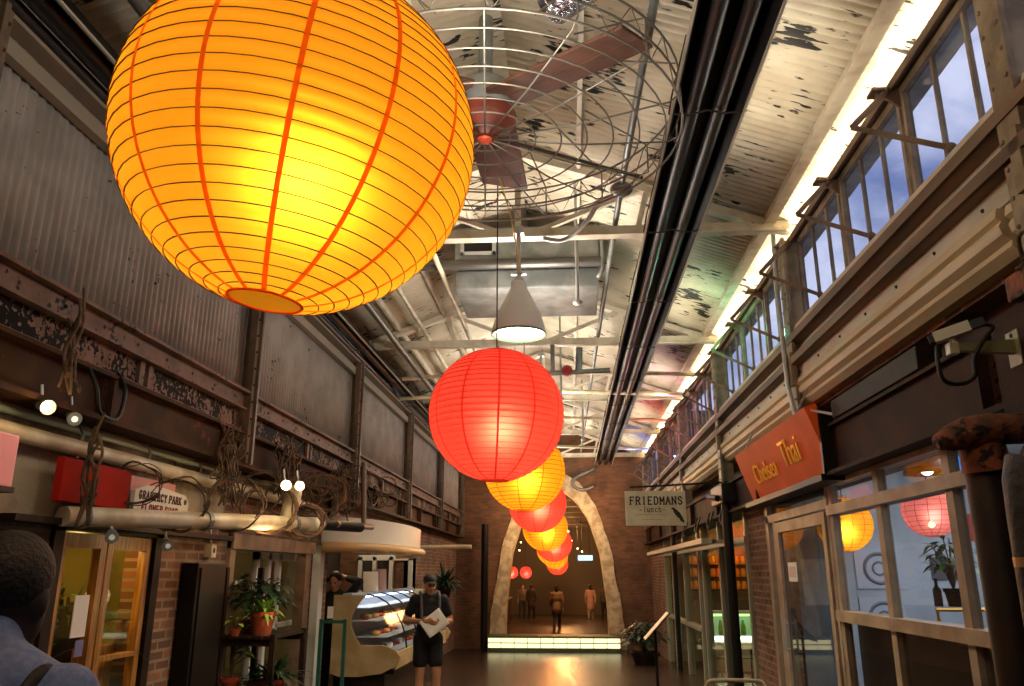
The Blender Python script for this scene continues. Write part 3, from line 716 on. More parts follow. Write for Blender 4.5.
# gable wall services: pipes on the arch wall
b = MB(); b.tube(spline([(.75, 22.9, 4.55), (.2, 22.9, 4.3), (.1, 22.9, 4.1), (.35, 22.9, 3.95), (.7, 22.9, 4.05)]), .05, 10)
tag(b.build('flue_hose', GREY, smooth=True), 'grey curled flue hose at the end of the window-side heater', 'flue hose')
# ------------------------------------------------------------------ caged fan
fc = Vector((-.52, 4.76, 4.5)); FR = 1.30
r = empty('caged_ceiling_fan', fc, 'huge caged ceiling fan with brown wooden blades above the lanterns', 'ceiling fan')
b = MB()
ring_ = lambda rad, z, n=56: [(fc.x+rad*math.cos(2*PI*i/n), fc.y+rad*math.sin(2*PI*i/n), fc.z+z) for i in range(n)]
for i in range(1, 8): b.tube(ring_(FR*i/7.6, .02+.06*(1-i/7.6)**2-.06), .006, 5, closed=True)
for z in (.0, .13, .26): b.tube(ring_(FR, z), .008, 5, closed=True)
for i in range(16):
    a = 2*PI*i/16+.1; c, s = math.cos(a), math.sin(a)
    b.tube([(fc.x+.06*c, fc.y+.06*s, fc.z-.0), (fc.x+FR*.5*c, fc.y+FR*.5*s, fc.z-.03), (fc.x+FR*.95*c, fc.y+FR*.95*s, fc.z), (fc.x+FR*c, fc.y+FR*s, fc.z+.04), (fc.x+FR*c, fc.y+FR*s, fc.z+.26), (fc.x+FR*.6*c, fc.y+FR*.6*s, fc.z+.42)], .006, 5)
for i in range(24):
    a = 2*PI*i/24; b.tube([(fc.x+FR*math.cos(a), fc.y+FR*math.sin(a), fc.z+.26), (fc.x+FR*math.cos(a+.13), fc.y+FR*math.sin(a+.13), fc.z), (fc.x+FR*math.cos(a+.26), fc.y+FR*math.sin(a+.26), fc.z+.26)], .004, 4)
cg_ = b.build('wire_cage', WIRE, r, smooth=True)
b = MB()
for a in (.55, 2.3, 4.3): b.bar((fc.x, fc.y, fc.z+.03), (fc.x+FR*math.cos(a), fc.y+FR*math.sin(a), fc.z+.03), .012, .02)
b.build('cage_stay', DKWIRE, cg_)
b = MB(); b.lathe([(.0, .05), (.1, .05), (.16, .1), (.2, .2), (.2, .34), (.17, .40), (.05, .42), (.05, .95)], fc, 28); b.build('motor_housing', GREY, r, smooth=40)
b = MB(); b.lathe([(.0, .0), (.08, .0), (.1, .05), (.205, .12), (.215, .17), (.2, .2)], fc, 28); rc_ = b.build('red_cap', REDPAINT, r, smooth=40)
b = MB(); b.ball(fc+Vector((0, 0, .0)), .05, (1, 1, .6), 12, 8); b.build('hub_disc', mat('hub_red', '#c24a2c', .4), rc_, smooth=True)
REDBLADE = mat('red_blade', '#7d4332', .5, col2='#633326', scale=5)
for a in (R(-34), R(88), R(206)):
    M = Matrix.Translation(fc+Vector((0, 0, .26))) @ Matrix.Rotation(a, 4, 'Z') @ Matrix.Rotation(R(12), 4, 'X')
    b = MB(); b.box(.14, 1.18, -.19, .19, -.012, .012, M, bev=.006); b.box(.14, 1.18, -.01, .01, -.016, .012, M)
    o = b.build('blade', REDBLADE if a > 1 and a < 2 else WOODB, r)
# foil-wrapped duct end above the blade
b = MB(); b.tube([(-.05, 4.2, 5.1), (.25, 3.9, 5.12), (.42, 3.7, 5.2)], [.14, .16, .13], 14); tag(b.build('foil_duct', mat('foil', '#b9bcc4', .22, metal=.9, col2='#7d6f74', scale=14, bump=.8, bscale=20)), 'crinkled foil duct above the wooden fan blade', 'duct')
pipe('yellow_cord', [(-.47, 5.3, 4.5), (-.43, 6.0, 4.5), (-.40, 6.8, 4.30)], .007, mat('yellow_cord_pvc', '#c9b040', .5), 'thin yellow cord running from the fan to the pendant lamp', 'cord', seg=6)
# ------------------------------------------------------------------ pendant lamps
SHADE_OUT = mat('enamel_grey', '#d9dad4', .35); 
def pendant(loc, label):
    x, y, z = loc
    r = empty('pendant_lamp', loc, label, 'pendant lamp', 'enamel pendant lamps')
    b = MB(); b.lathe([(.245, 0), (.235, .06), (.19, .2), (.13, .32), (.09, .40), (.07, .44), (.07, .5), (.0, .5)], loc, 36); o = solid(b.build('lamp_shade', SHADE_OUT, r, smooth=45), .006, 1)
    b = MB(); b.lathe([(.251, -.005), (.251, .012), (.243, .012), (.243, -.005), (.251, -.005)], loc, 36); b.build('shade_rim', mat('green_rim', '#5a7a55', .4), o)
    b = MB(); b.lathe([(0, .03), (.222, .05), (.2, .10), (0, .14)], loc, 24); b.build('diffuser', emit('pendant_glow', '#f4ffe4', PENDANT_E), o, smooth=True)
    b = MB(); b.cyl((x, y, z+.5), (x, y, z+1.0), .022, seg=8); b.ball((x, y, z+.52), .05, (1, 1, 1), 10, 6); b.box(x-.07, x+.07, y-.02, y+.02, z+.58, z+.60); b.box(x-.05, x+.05, y-.05, y+.05, z+.98, z+1.05); b.build('stem', LGREY, r)
    return r
PENDANT_E = 14
P1 = pendant((-.43, 6.95, 3.78), 'lit grey enamel pendant lamp above the red lantern')
dup(P1, (-.40, 12.0, 3.95), 'second pendant lamp, half hidden above the red lantern')
dup(P1, (-.40, 17.0, 3.95), 'farthest pendant lamp, hidden behind the row of lanterns')
for y, z in ((6.95, 3.75), (12.0, 3.92), (17, 3.92)):
    light('SPOT', (-.42, y, z), 260, '#fff0d0', (0, 0, 0), .15, spot=R(125), blend=.6)
# ------------------------------------------------------------------ paper lanterns
LANT = []
def lantern(loc, Rr, pm, wm, sm, label, E, group, rings=30, wire_r=.0022, cord_to=None, seams=10, phase=.2, tilt=1.5):
    r = empty('paper_lantern', loc, label, 'lantern', group)
    lo, hi = -1.37, 1.36; prof = []; n = rings*4
    for i in range(n+1):
        t = lo+(hi-lo)*i/n; sc = 1-.010*abs(math.sin(PI*i/4))
        prof.append((Rr*math.cos(t)*sc, Rr*math.sin(t)*.985*sc))
    b = MB(); b.lathe(prof, loc, 72); shd = b.build('paper_shade', pm, r, smooth=True)
    b = MB(); sp = []
    for i in range(rings*48+1):
        t = lo+(hi-lo)*i/(rings*48); a = 2*PI*i/48
        sp.append((loc[0]+Rr*1.0*math.cos(t)*math.cos(a), loc[1]+Rr*math.cos(t)*math.sin(a), loc[2]+Rr*.985*math.sin(t)))
    b.tube(sp, wire_r, 4); b.build('spiral_wire', wm, shd)
    b = MB()
    for k in range(seams):
        a = phase+2*PI*k/seams; da = .0132*SEAMW
        V = []
        for i in range(41):
            t = lo+(hi-lo)*i/40; q = Rr*1.003*math.cos(t); d_ = da/max(.25, math.cos(t))
            V.append([b.bm.verts.new((loc[0]+q*math.cos(a+s*d_), loc[1]+q*math.sin(a+s*d_), loc[2]+Rr*.988*math.sin(t))) for s in (-1, 1)])
        for i in range(40): b.bm.faces.new((V[i][0], V[i+1][0], V[i+1][1], V[i][1]))
    b.build('paper_seams', sm, shd)
    for t in (lo, hi):
        b = MB(); b.tube([(loc[0]+Rr*math.cos(t)*math.cos(2*PI*i/32), loc[1]+Rr*math.cos(t)*math.sin(2*PI*i/32), loc[2]+Rr*.985*math.sin(t)) for i in range(32)], Rr*.008, 5, closed=True); b.build('rim_ring', sm, r)
    b = MB()
    b.tube([(loc[0], loc[1], loc[2]+.1*Rr), (loc[0], loc[1], loc[2]+1.06*Rr)], .006, 5)
    b.tube([(loc[0]-.2*Rr, loc[1], loc[2]+Rr*.97), (loc[0], loc[1], loc[2]+Rr*.9), (loc[0]+.2*Rr, loc[1], loc[2]+Rr*.97)], .004, 5)
    b.build('wire_frame', sm, r)
    b = MB(); b.ball((loc[0]+.07*Rr, loc[1], loc[2]-.21*Rr), Rr*.11, (1, 1, 1), 12, 8); b.build('bulb', E, r, smooth=True)
    b = MB(); b.tube([(loc[0], loc[1], loc[2]+Rr*.95), (loc[0], loc[1], cord_to or (zroof(loc[0])-.02))], .006, 5); b.build('hanging_cord', BLACK, r)
    for c_ in r.children:
        if not c_.name.startswith('hanging_cord'): c_.rotation_euler[1] = R(tilt)
    return r
SEAMW = 1
ORP = paper('orange_paper', '#ffca42', '#ffbc2c'); RDP = paper('red_paper', '#ff6c62', '#ff5850')
OSP = paper('orange_seam_paper', '#f58a34', '#f07a26'); RSP = paper('red_seam_paper', '#d8403a', '#cc342e')
OSEAM = mat('orange_seam', '#e8501a', .7, emis=.0); RSEAM = mat('red_seam', '#8e1512', .7)
WIREK = mat('lantern_wire', '#2a1508', .6); WIRER = mat('lantern_wire_red', '#b02a22', .6)
EO = emit('orange_bulb', '#ffd69a', 100); ER = emit('red_bulb', '#ffd8a4', 120)
G = 'round paper lanterns down the passage'
O = (ORP, WIREK, OSP); Q = (RDP, WIRER, RSP)
def LN(loc, R_, s, label, E, **k): return lantern(loc, R_, s[0], s[1], s[2], label, E, G, **k)
LN((-.777, 2.07, 2.925), .515, O, 'huge glowing orange paper lantern nearest the camera', EO, seams=14, phase=.12, rings=32, tilt=7.5, wire_r=.0017)
LN((-.58, 6.40, 2.94), .55, Q, 'large glowing red paper lantern under the grey pendant lamp', ER, rings=30, seams=12, phase=.12, wire_r=.0028)
LN((-.60, 10.9, 3.03), .55, O, 'orange paper lantern directly behind the large red one', EO, rings=24, wire_r=.003)
LN((-.61, 15.4, 2.97), .55, Q, 'second red paper lantern, third in line behind the large red one', ER, rings=24, wire_r=.003)
LN((-.60, 19.8, 2.74), .55, O, 'orange paper lantern hanging just before the arch', EO, rings=20, wire_r=.003)
LN((-.50, 24.8, 2.56), .55, Q, 'red paper lantern hanging in the arch opening', ER, rings=20, wire_r=.003, cord_to=4.5)
LN((-.66, 29.5, 2.5), .55, O, 'first orange paper lantern beyond the arch', EO, rings=16, wire_r=.003, cord_to=4.5)
LN((-.66, 35.5, 2.40), .55, O, 'second orange paper lantern beyond the arch', EO, rings=16, wire_r=.003, cord_to=4.5)
LN((-.68, 42.0, 2.15), .55, Q, 'farthest red paper lantern at the end of the hall', ER, rings=16, wire_r=.003, cord_to=4.5)
# ------------------------------------------------------------------ lettering (stroke font with slab serifs)
GL = {  # strokes as polylines in a 1 x 1.4 cell; S = end points that carry a slab
 'F': ([[(.15,0),(.15,1.4)],[(.15,1.4),(.85,1.4)],[(.15,.75),(.65,.75)]], [(.15,0)]),
 'R': ([[(.15,0),(.15,1.4)],[(.15,1.4),(.65,1.4),(.85,1.2),(.85,.95),(.65,.75),(.15,.75)],[(.55,.75),(.9,0)]], [(.15,0),(.9,0)]),
 'I': ([[(.5,0),(.5,1.4)]], [(.5,0),(.5,1.4)]),
 'E': ([[(.15,0),(.15,1.4)],[(.15,1.4),(.85,1.4)],[(.15,.72),(.65,.72)],[(.15,0),(.85,0)]], []),
 'D': ([[(.15,0),(.15,1.4),(.6,1.4),(.88,1.1),(.88,.3),(.6,0),(.15,0)]], []),
 'M': ([[(.1,0),(.1,1.4),(.5,.5),(.9,1.4),(.9,0)]], [(.1,0),(.9,0)]),
 'A': ([[(.05,0),(.5,1.4),(.95,0)],[(.25,.5),(.75,.5)]], [(.05,0),(.95,0)]),
 'N': ([[(.12,0),(.12,1.4),(.85,0),(.85,1.4)]], [(.12,0),(.85,1.4)]),
 'S': ([[(.85,1.15),(.65,1.4),(.35,1.4),(.15,1.15),(.25,.85),(.75,.6),(.87,.3),(.65,0),(.35,0),(.13,.25)]], []),
 'G': ([[(.85,1.1),(.6,1.4),(.35,1.4),(.12,1.0),(.12,.4),(.35,0),(.65,0),(.85,.3),(.85,.62),(.55,.62)]], []),
 'C': ([[(.85,1.1),(.6,1.4),(.35,1.4),(.12,1.0),(.12,.4),(.35,0),(.65,0),(.87,.3)]], []),
 'Y': ([[(.08,1.4),(.5,.7),(.92,1.4)],[(.5,.7),(.5,0)]], [(.5,0)]),
 'P': ([[(.15,0),(.15,1.4),(.65,1.4),(.88,1.2),(.88,.9),(.65,.68),(.15,.68)]], [(.15,0)]),
 'K': ([[(.15,0),(.15,1.4)],[(.85,1.4),(.18,.65)],[(.4,.85),(.9,0)]], [(.15,0),(.9,0)]),
 'L': ([[(.15,1.4),(.15,0),(.85,0)]], [(.15,1.4)]),
 'O': ([[(.5,1.4),(.15,1.05),(.12,.4),(.5,0),(.88,.4),(.88,1.05),(.5,1.4)]], []),
 'W': ([[(.05,1.4),(.28,0),(.5,1.0),(.72,0),(.95,1.4)]], []),
 'H': ([[(.15,0),(.15,1.4)],[(.85,0),(.85,1.4)],[(.15,.72),(.85,.72)]], [(.15,0),(.85,0)]),
 'l': ([[(.5,0),(.5,1.4)]], [(.5,0),(.4,1.4)]),
 'u': ([[(.15,.95),(.15,.2),(.4,0),(.8,.2)],[(.8,.95),(.8,0)]], []),
 'n': ([[(.15,0),(.15,.95)],[(.15,.75),(.45,.95),(.8,.8),(.8,0)]], [(.15,0),(.8,0)]),
 'c': ([[(.82,.8),(.55,.95),(.2,.75),(.2,.2),(.5,0),(.85,.15)]], []),
 'h': ([[(.15,0),(.15,1.4)],[(.15,.7),(.45,.95),(.8,.75),(.8,0)]], [(.15,0),(.8,0)]),
 '-': ([[(.2,.5),(.8,.5)]], []), ' ': ([], []),
}
def letters(text, o, ux, uz, h, wd, gap, t, depth, un):
    """flat letters: o = lower-left corner, ux / uz = text and up directions, un = outward normal"""
    o, ux, uz, un = Vector(o), Vector(ux), Vector(uz), Vector(un)
    b = MB(); x = 0; k = h/1.4
    def seg(p, q, tt):
        P = o+ux*(x+p[0]*wd)+uz*(p[1]*k)+un*depth/2; Q_ = o+ux*(x+q[0]*wd)+uz*(q[1]*k)+un*depth/2
        d = (Q_-P).normalized(); b.bar(P-d*tt*.4, Q_+d*tt*.4, depth, tt, up=d.cross(un)) if False else b.prism([(0, -.5), (1, -.5), (1, .5), (0, .5)], lambda a, c: P-d*tt*.4+(Q_-P+d*tt*.8)*a+d.cross(un)*tt*c-un*depth/2, lambda a, c: P-d*tt*.4+(Q_-P+d*tt*.8)*a+d.cross(un)*tt*c+un*depth/2)
    for ch in text:
        st, sl = GL[ch]
        for pl_ in st:
            for p, q in zip(pl_, pl_[1:]): seg(p, q, t)
        for p in sl: seg((p[0]-.17, p[1]), (p[0]+.17, p[1]), t*.7)
        x += wd+gap if ch != ' ' else wd*.6
    return b
SIGNK = mat('sign_black', '#14100d', .6)
# hanging FRIEDMANS sign, faces down the passage towards the camera
r = empty('hanging_sign', (1.13, 10.9, 2.30), 'white hanging sign with black slab lettering and a crow', 'sign')
b = MB(); b.box(.74, 1.53, 10.88, 10.93, 2.30, 2.75, bev=.004); sb_ = b.build('sign_board', mat('sign_cream', '#d3c6a8', .6, col2='#c0b08f', scale=4), r)
letters('FRIEDMANS', (.795, 10.879, 2.575), (1, 0, 0), (0, 0, 1), .095, .062, .017, .017, .004, (0, -1, 0)).build('lettering', SIGNK, sb_)
letters('-lunch-', (.92, 10.879, 2.475), (1, 0, 0), (0, 0, 1), .07, .038, .012, .009, .004, (0, -1, 0)).build('lettering', SIGNK, sb_)
b = MB()
b.box(.86, 1.32, 10.877, 10.88, 2.437, 2.441); b.box(.95, 1.22, 10.877, 10.88, 2.375, 2.379)
b.build('fine_print_line', mat('fine_print', '#8a7a60', .7), sb_)
crow = [(1.33,2.515),(1.35,2.53),(1.375,2.53),(1.39,2.515),(1.41,2.50),(1.45,2.46),(1.475,2.41),(1.485,2.385),(1.505,2.345),(1.48,2.335),(1.465,2.36),(1.455,2.345),(1.44,2.385),(1.41,2.41),(1.385,2.44),(1.365,2.475),(1.36,2.50),(1.345,2.51)]
b = MB(); b.prism(crow, lambda x, z: (x, 10.874, z), lambda x, z: (x, 10.879, z)); b.build('crow_emblem', SIGNK, sb_)
b = MB(); b.bar((.8, 10.905, 2.80), (2.1, 10.905, 2.86), .025, .025); 
for x in (.85, 1.42): b.cyl((x, 10.905, 2.75), (x, 10.905, 2.83), .006, seg=6)
b.build('hanger_bar', BLACK, r)
# orange sign over the Thai shop: leans out at the top
r = empty('shop_sign', (2.0, 7.9, 2.45), 'leaning orange lightbox sign with gold script over the windowed shop front', 'sign')
def SG(y, v, d=0): return Vector((2.085-.185*v-.05*0, y, 2.455+.53*v))+Vector((-.944, 0, -.33))*d
b = MB(); b.prism([(0, 0), (1, 0), (1, 1), (0, 1)], lambda a, v: SG(6.5+2.85*a, v, 0), lambda a, v: SG(6.5+2.85*a, v, -.10)); b.build('sign_box', mat('sign_orange', '#b94410', .6, col2='#a63a0c', scale=2, emis=.2, spec=.2), r)
b = MB(); b.box(2.0, 2.12, 6.47, 6.51, 2.45, 2.98); b.box(1.98, 2.16, 6.5, 9.35, 2.40, 2.45); b.build('sign_edge', BLACK, r)
GOLD = mat('sign_gold', '#e8b030', .3, metal=.6, emis=.12)
def script(txt, y0, v0, size, nm, sxx):
    cu = bpy.data.curves.new(nm, 'FONT'); cu.body = txt; cu.size = size; cu.shear = .25; cu.extrude = .006; cu.resolution_u = 4; cu.offset = -.004
    t = bpy.data.objects.new(nm, cu); COL.objects.link(t); bpy.context.view_layer.update()
    me = bpy.data.meshes.new_from_object(t.evaluated_get(bpy.context.evaluated_depsgraph_get())); bpy.data.objects.remove(t)
    up = (SG(0, 1)-SG(0, 0)).normalized(); out = Vector((-.944, 0, -.33))
    o_ = SG(y0, v0, .008)
    for v in me.vertices: v.co = o_+Vector((0, -1, 0))*v.co.x*sxx+up*v.co.y+out*v.co.z-r.location
    me.materials.append(GOLD); o = bpy.data.objects.new(nm, me); COL.objects.link(o); o.parent = r
script('Chelsea', 8.85, .30, .29, 'script_lettering', 1.0)
script('Thai', 7.65, .36, .34, 'script_lettering', 1.0)
b = MB()
for y in (6.9, 9.0): b.bar(SG(y, 1, -.05), (2.1, y, 3.3), .015, .015)
b.bar((1.93, 6.55, 2.98), (2.1, 6.3, 2.88), .02, .02); b.build('sign_bracket', LGREY, r)
# left signs
b = MB(); b.box(-3.06, -2.9, 3.6, 4.02, 2.13, 2.40, bev=.01); r = empty('box_sign', (-2.98, 4, 2.13), 'pink lit box sign at the edge above the man in blue', 'sign')
b.build('sign_box', mat('sign_pink', '#d9837c', .4, emis=.25), r); b = MB(); b.box(-3.07, -2.89, 3.59, 4.03, 2.10, 2.13); b.build('sign_base', BLACK, r)
b = MB(); b.box(-3.05, -3.0, 4.58, 5.33, 2.11, 2.37, bev=.006); tag(b.build('red_sign_panel', mat('sign_red', '#b02110', .8, col2='#9a1a0c', scale=3, spec=.15)), 'plain red sign panel above the flower shop door', 'sign')
b = MB(); b.box(-3.13, -3.06, 5.45, 6.1, 2.2, 2.36, bev=.004); tag(b.build('pink_sign_panel', mat('sign_pink2', '#cf8478', .5)), 'pale pink panel tucked behind the flower shop name board', 'sign')
r = empty('name_board', (-2.98, 5.75, 2.06), 'white flower shop name board with red and dark capitals', 'sign')
pz = [(5.36, 2.08), (6.14, 2.08), (6.16, 2.22), (6.10, 2.275), (5.95, 2.285), (5.75, 2.30), (5.50, 2.295), (5.36, 2.25)]
b = MB(); b.prism(pz, lambda y, z: (-3.0, y, z), lambda y, z: (-2.97, y, z)); sb_ = b.build('sign_board', mat('sign_white', '#d8d0c0', .6), r)
letters('GRAMERCY PARK', (-2.969, 5.41, 2.20), (0, 1, 0), (0, 0, 1), .05, .038, .013, .011, .003, (1, 0, 0)).build('lettering', mat('sign_ink', '#571d1a', .6), sb_)
letters('FLOWER SHOP', (-2.969, 5.46, 2.115), (0, 1, 0), (0, 0, 1), .05, .038, .014, .011, .003, (1, 0, 0)).build('lettering', mat('sign_ink_red', '#9a2a22', .6), sb_)
b = MB(); b.ball((-2.968, 6.10, 2.225), .022, (.2, 1, 1), 10, 8); b.build('round_emblem', SIGNK, sb_)
# ------------------------------------------------------------------ left wall pipes and wiring
pipe('white_pipe', [(-3.1, .5, 2.46), (-3.1, 9.6, 2.46)], .05, PIPEW, 'slim cream pipe running along the left wall above the signs', 'pipe')
r = empty('tube_light', (-3.12, 5, 2.56), 'unlit glass tube fitting mounted above the slim cream pipe', 'tube light')
b = MB(); b.cyl((-3.12, 2.0, 2.575), (-3.12, 9.5, 2.575), .022, seg=8); b.build('tube', mat('tube_glass', '#8b9a86', .2), r, smooth=50)
for i in range(9):
    b = MB(); b.tube([(-3.19, 2.3+.85*i, 2.6), (-3.12, 2.3+.85*i, 2.61), (-3.08, 2.3+.85*i, 2.55), (-3.1, 2.3+.85*i, 2.4)], .009, 6); b.build('bracket', GREY, r)
r = empty('white_pipe', (-2.7, 6, 2.05), 'thick cream pipe wound with bare vines below the flower shop board', 'pipe')
b = MB(); b.tube([(-3.05, 4.72, 2.03), (-2.3, 7.4, 2.13)], .062, 14); b.build('pipe_run', PIPEW, r, smooth=50)
b = MB(); b.tube(spline([(-2.44, 6.9, 2.12), (-2.42, 6.95, 2.3), (-2.42, 6.98, 2.42)]), .07, 14); b.build('pipe_branch', PIPEW, r, smooth=50)
for t in (.05, .45, .85): 
    b = MB(); p = Vector((-3.05, 4.72, 2.03)).lerp(Vector((-2.3, 7.4, 2.13)), t); d = Vector((.75, 2.68, .1)).normalized(); b.cyl(p-d*.02, p+d*.02, .072, seg=14); b.build('pipe_clamp', GREY, r)
b = MB(); b.cyl((-2.3, 7.4, 2.13), (-2.1, 8.1, 2.14), .05, seg=12); b.build('dark_end', BLACK, r, smooth=50)
random.seed(11)
def coil(c, rad, turns, th_, nrm, label, grp, jitter=.06):
    c, nrm = Vector(c), Vector(nrm).normalized(); u = nrm.cross(Vector((0, 0, 1))).normalized(); v = nrm.cross(u)
    P = []; n = int(10*turns)
    for i in range(n+1):
        a = 2*PI*i/10; rr = rad*(1+random.uniform(-.12, .12)); P.append(c+u*rr*math.cos(a)+v*rr*.9*math.sin(a)+nrm*(random.uniform(-jitter, jitter)+.02*i/10))
    b = MB(); P = spline(P, 3); b.tube(P, [th_*(1-.5*i/len(P)) for i in range(len(P))], 5); return tag(b.build('vine_coil', VINE, smooth=True), label, 'vine', grp)
VG = 'coils of bare vine'
cs = [((-2.95, 5.35, 2.28), .15, 3, .006, 'thin loop of bare vine over the right end of the red panel'),
      ((-2.86, 5.75, 2.18), .21, 4, .006, 'thin coil of bare vine looped in front of the flower shop board'),
      ((-2.66, 6.3, 2.22), .22, 4, .007, 'coil of bare vine looped round the cream pipe beside the name board'),
      ((-2.55, 6.75, 2.22), .22, 5, .009, 'thick coil of bare vine hanging below the small bright spotlights'),
      ((-2.36, 7.15, 2.12), .15, 8, .014, 'bundle of bare vine wrapped round the end of the thick cream pipe'),
      ((-2.5, 7.9, 2.35), .20, 4, .008, 'coil of bare vine hanging right of the small bright spotlights'),
      ((-2.7, 8.8, 2.55), .22, 4, .008, 'coil of bare vine dangling under the girder beyond the spotlights'),
      ((-2.8, 9.8, 2.6), .22, 3, .008, 'coil of bare vine farthest along the girder near the bakery')]
for c, rad, t, th_, lab in cs: coil(c, rad, t, th_, (.45, -.85, .1), lab, VG)
for i in range(14):
    y_ = 7.3+.42*i+random.uniform(-.15, .15)
    coil((-2.86+random.uniform(-.04, .12), y_, 2.52+.03*i+random.uniform(-.16, .16)), random.uniform(.11, .22), random.choice((2, 3, 3)), .0065, (.5, -.8, random.uniform(-.3, .3)), 'thin loop of bare vine among those tangled along the left girder', 'thin vine loops along the left girder', .05)
for (x, y, z, n, wd, lab) in [(-2.96, 4.72, 2.34, 6, .04, 'clump of dry vine hanging against the red sign panel'), (-2.92, 6.6, 2.62, 26, .22, 'clump of dry vine climbing the girder left of the spotlights'), (-2.9, 8.0, 2.75, 30, .28, 'clump of dry vine climbing the girder right of the spotlights'), (-2.9, 10.0, 2.72, 26, .3, 'clump of dry vine on the girder above the bakery'), (-2.9, 4.25, 3.0, 5, .05, 'clump of dry vine on the peeling girder panel over the pink sign')]:
    b = MB()
    for i in range(n):
        p = Vector((x, y+random.uniform(-wd, wd)*.6, z)); g = lambda k: Vector((random.uniform(0, .1), random.uniform(-wd, wd)*k, 0))
        P = [p+g(.7)+Vector((0, 0, random.uniform(.05, .32))), p+g(.5)+Vector((0, 0, .08)), p+g(.6)-Vector((0, 0, .1)), p+g(1)-Vector((0, 0, random.uniform(.15, .4))), p+g(1)-Vector((0, 0, random.uniform(.05, .3)))]
        b.tube(spline(P, 5), .0065 if n > 6 else .009, 5)
    tag(b.build('dry_vine_clump', VINE, smooth=True), lab, 'vine', 'dry vine clumps', 'stuff')
b = MB(); b.tube(spline([(-2.98, 4.62, 2.96), (-2.9, 4.63, 2.8), (-2.9, 4.7, 2.66), (-2.9, 4.9, 2.66), (-2.9, 4.95, 2.85), (-2.97, 4.96, 2.97)]), .014, 6); tag(b.build('cable_loop', BLACK, smooth=True), 'black cable loop drooping over the left girder', 'cable')
for (y0, y1, lab) in [(7.9, 8.3, 'second black cable loop on the left girder, beyond the spotlights'), (11.6, 12.1, 'third black cable loop on the left girder, over the bakery')]:
    b = MB(); b.tube(spline([(-2.96, y0, 2.98), (-2.9, y0, 2.75), (-2.9, (y0+y1)/2, 2.66), (-2.9, y1, 2.78), (-2.96, y1, 2.97)]), .014, 6); tag(b.build('cable_loop', BLACK, smooth=True), lab, 'cable')
# conduit loop pipe off the left wall over the bakery
pipe('brown_pipe', [(-2.2, 7.6, 2.14), (-2.25, 9.2, 2.2), (-2.45, 9.6, 2.25), (-2.5, 9.65, 3.0)], .03, mat('brown_pipe_paint', '#5a4030', .5), 'thin brown pipe bending upward over the bakery front', 'pipe')
# spotlights
def spotl(p, aim, label, power, col, grp='small spotlights on the left wall', E_=25):
    r = empty('spotlight', p, label, 'spotlight', grp); p = Vector(p); d = (Vector(aim)-p).normalized()
    b = MB(); b.cyl(p-d*.06, p+d*.05, .028, .042, 14); b.tube([p-d*.04, p-d*.04+Vector((-.02, 0, .12))], .008, 6); b.build('housing', LGREY, r, smooth=40)
    b = MB(); b.ball(p+d*.05, .018, (1, 1, 1), 12, 8); b.build('bulb', emit('spot_glow_%d' % E_, '#fff0cc', E_), r, smooth=True)
    if power: light('POINT', p+d*.12, power, col, size=.03)
spotl((-2.3, 6.42, 2.39), (-1.9, 5.6, 2.2), 'brightest small spotlight above the vine-wound pipe', 4, '#ffdca0', E_=60)
spotl((-2.3, 6.75, 2.42), (-1.9, 6, 2.2), 'smaller spotlight just right of the brightest one', 3, '#ffdca0')
spotl((-2.93, 4.22, 2.60), (-2.0, 3.6, 2.3), 'white globe spotlight under the girder, over the pink sign', 1.5, '#ffdca0', E_=1.5)
spotl((-2.97, 4.55, 2.60), (-2.4, 4, 2.3), 'dark-bodied spotlight under the girder left of the red panel', 0, '#ffdca0', E_=1)
spotl((-2.9, 5.02, 1.93), (-2.5, 4.4, 1.7), 'small spotlight over the flower shop door', 0, '#ffc880', E_=.3)
spotl((-2.9, 5.75, 1.9), (-2.5, 5.2, 1.7), 'small spotlight over the dark right leaf of the flower shop door', 0, '#ffc880', E_=.25)
# ------------------------------------------------------------------ flower shop door
r = empty('door_1', (-3.2, 5.5, 0), kind='structure')
b = MB()
b.box(-3.3, -3.17, 4.86, 4.96, 0, 2.02); b.box(-3.3, -3.17, 6.12, 6.22, 0, 2.02); b.box(-3.3, -3.17, 4.86, 6.22, 1.96, 2.06); b.build('door_frame', DKWOOD, r)
for (a, c) in ((4.97, 5.5), (5.52, 6.11)):
    b = MB(); b.box(-3.26, -3.2, a, a+.07, .02, 1.95); b.box(-3.26, -3.2, c-.07, c, .02, 1.95); b.box(-3.26, -3.2, a+.07, c-.07, 1.86, 1.95); b.box(-3.26, -3.2, a+.07, c-.07, .02, .25); b.box(-3.26, -3.2, a+.07, c-.07, 1.12 if a > 5.2 else .25, 1.15 if a > 5.2 else .28)
    b.build('door_leaf', WOODF, r)
    b = MB(); b.box(-3.235, -3.228, a+.07, c-.07, .25, 1.86); b.build('door_glass', glass('door_glass_mat', (.92, .92, .88), .03), r)
b = MB(); b.box(-3.195, -3.19, 5.20, 5.36, 1.30, 1.56); tag(b.build('paper_notice', PAPERW), 'blank white sheet taped to the flower shop door', 'notice')
b = MB(); b.box(-3.195, -3.19, 5.27, 5.36, 1.18, 1.28); tag(b.build('hours_card', mat('card_blue', '#7b7aa8', .6)), 'small bluish card below the white sheet on the door', 'card')
b = MB(); b.box(-3.2, -3.05, 4.3, 7.3, 1.98, 2.02, bev=.004); tag(b.build('awning_board', DKWOOD), 'dark thin board projecting over the flower shop door', 'awning')
b = MB(); b.box(-3.19, -3.05, 6.62, 7.18, .0, 1.78, bev=.01); b.box(-3.05, -3.035, 6.66, 7.14, .06, 1.74); tag(b.build('black_cabinet', BLACK), 'tall narrow black cabinet beside the plant stand', 'cabinet')
r = empty('switch_box', (-3.15, 7.07, 1.85), 'small cream electrical box above the black cabinet', 'electrical box')
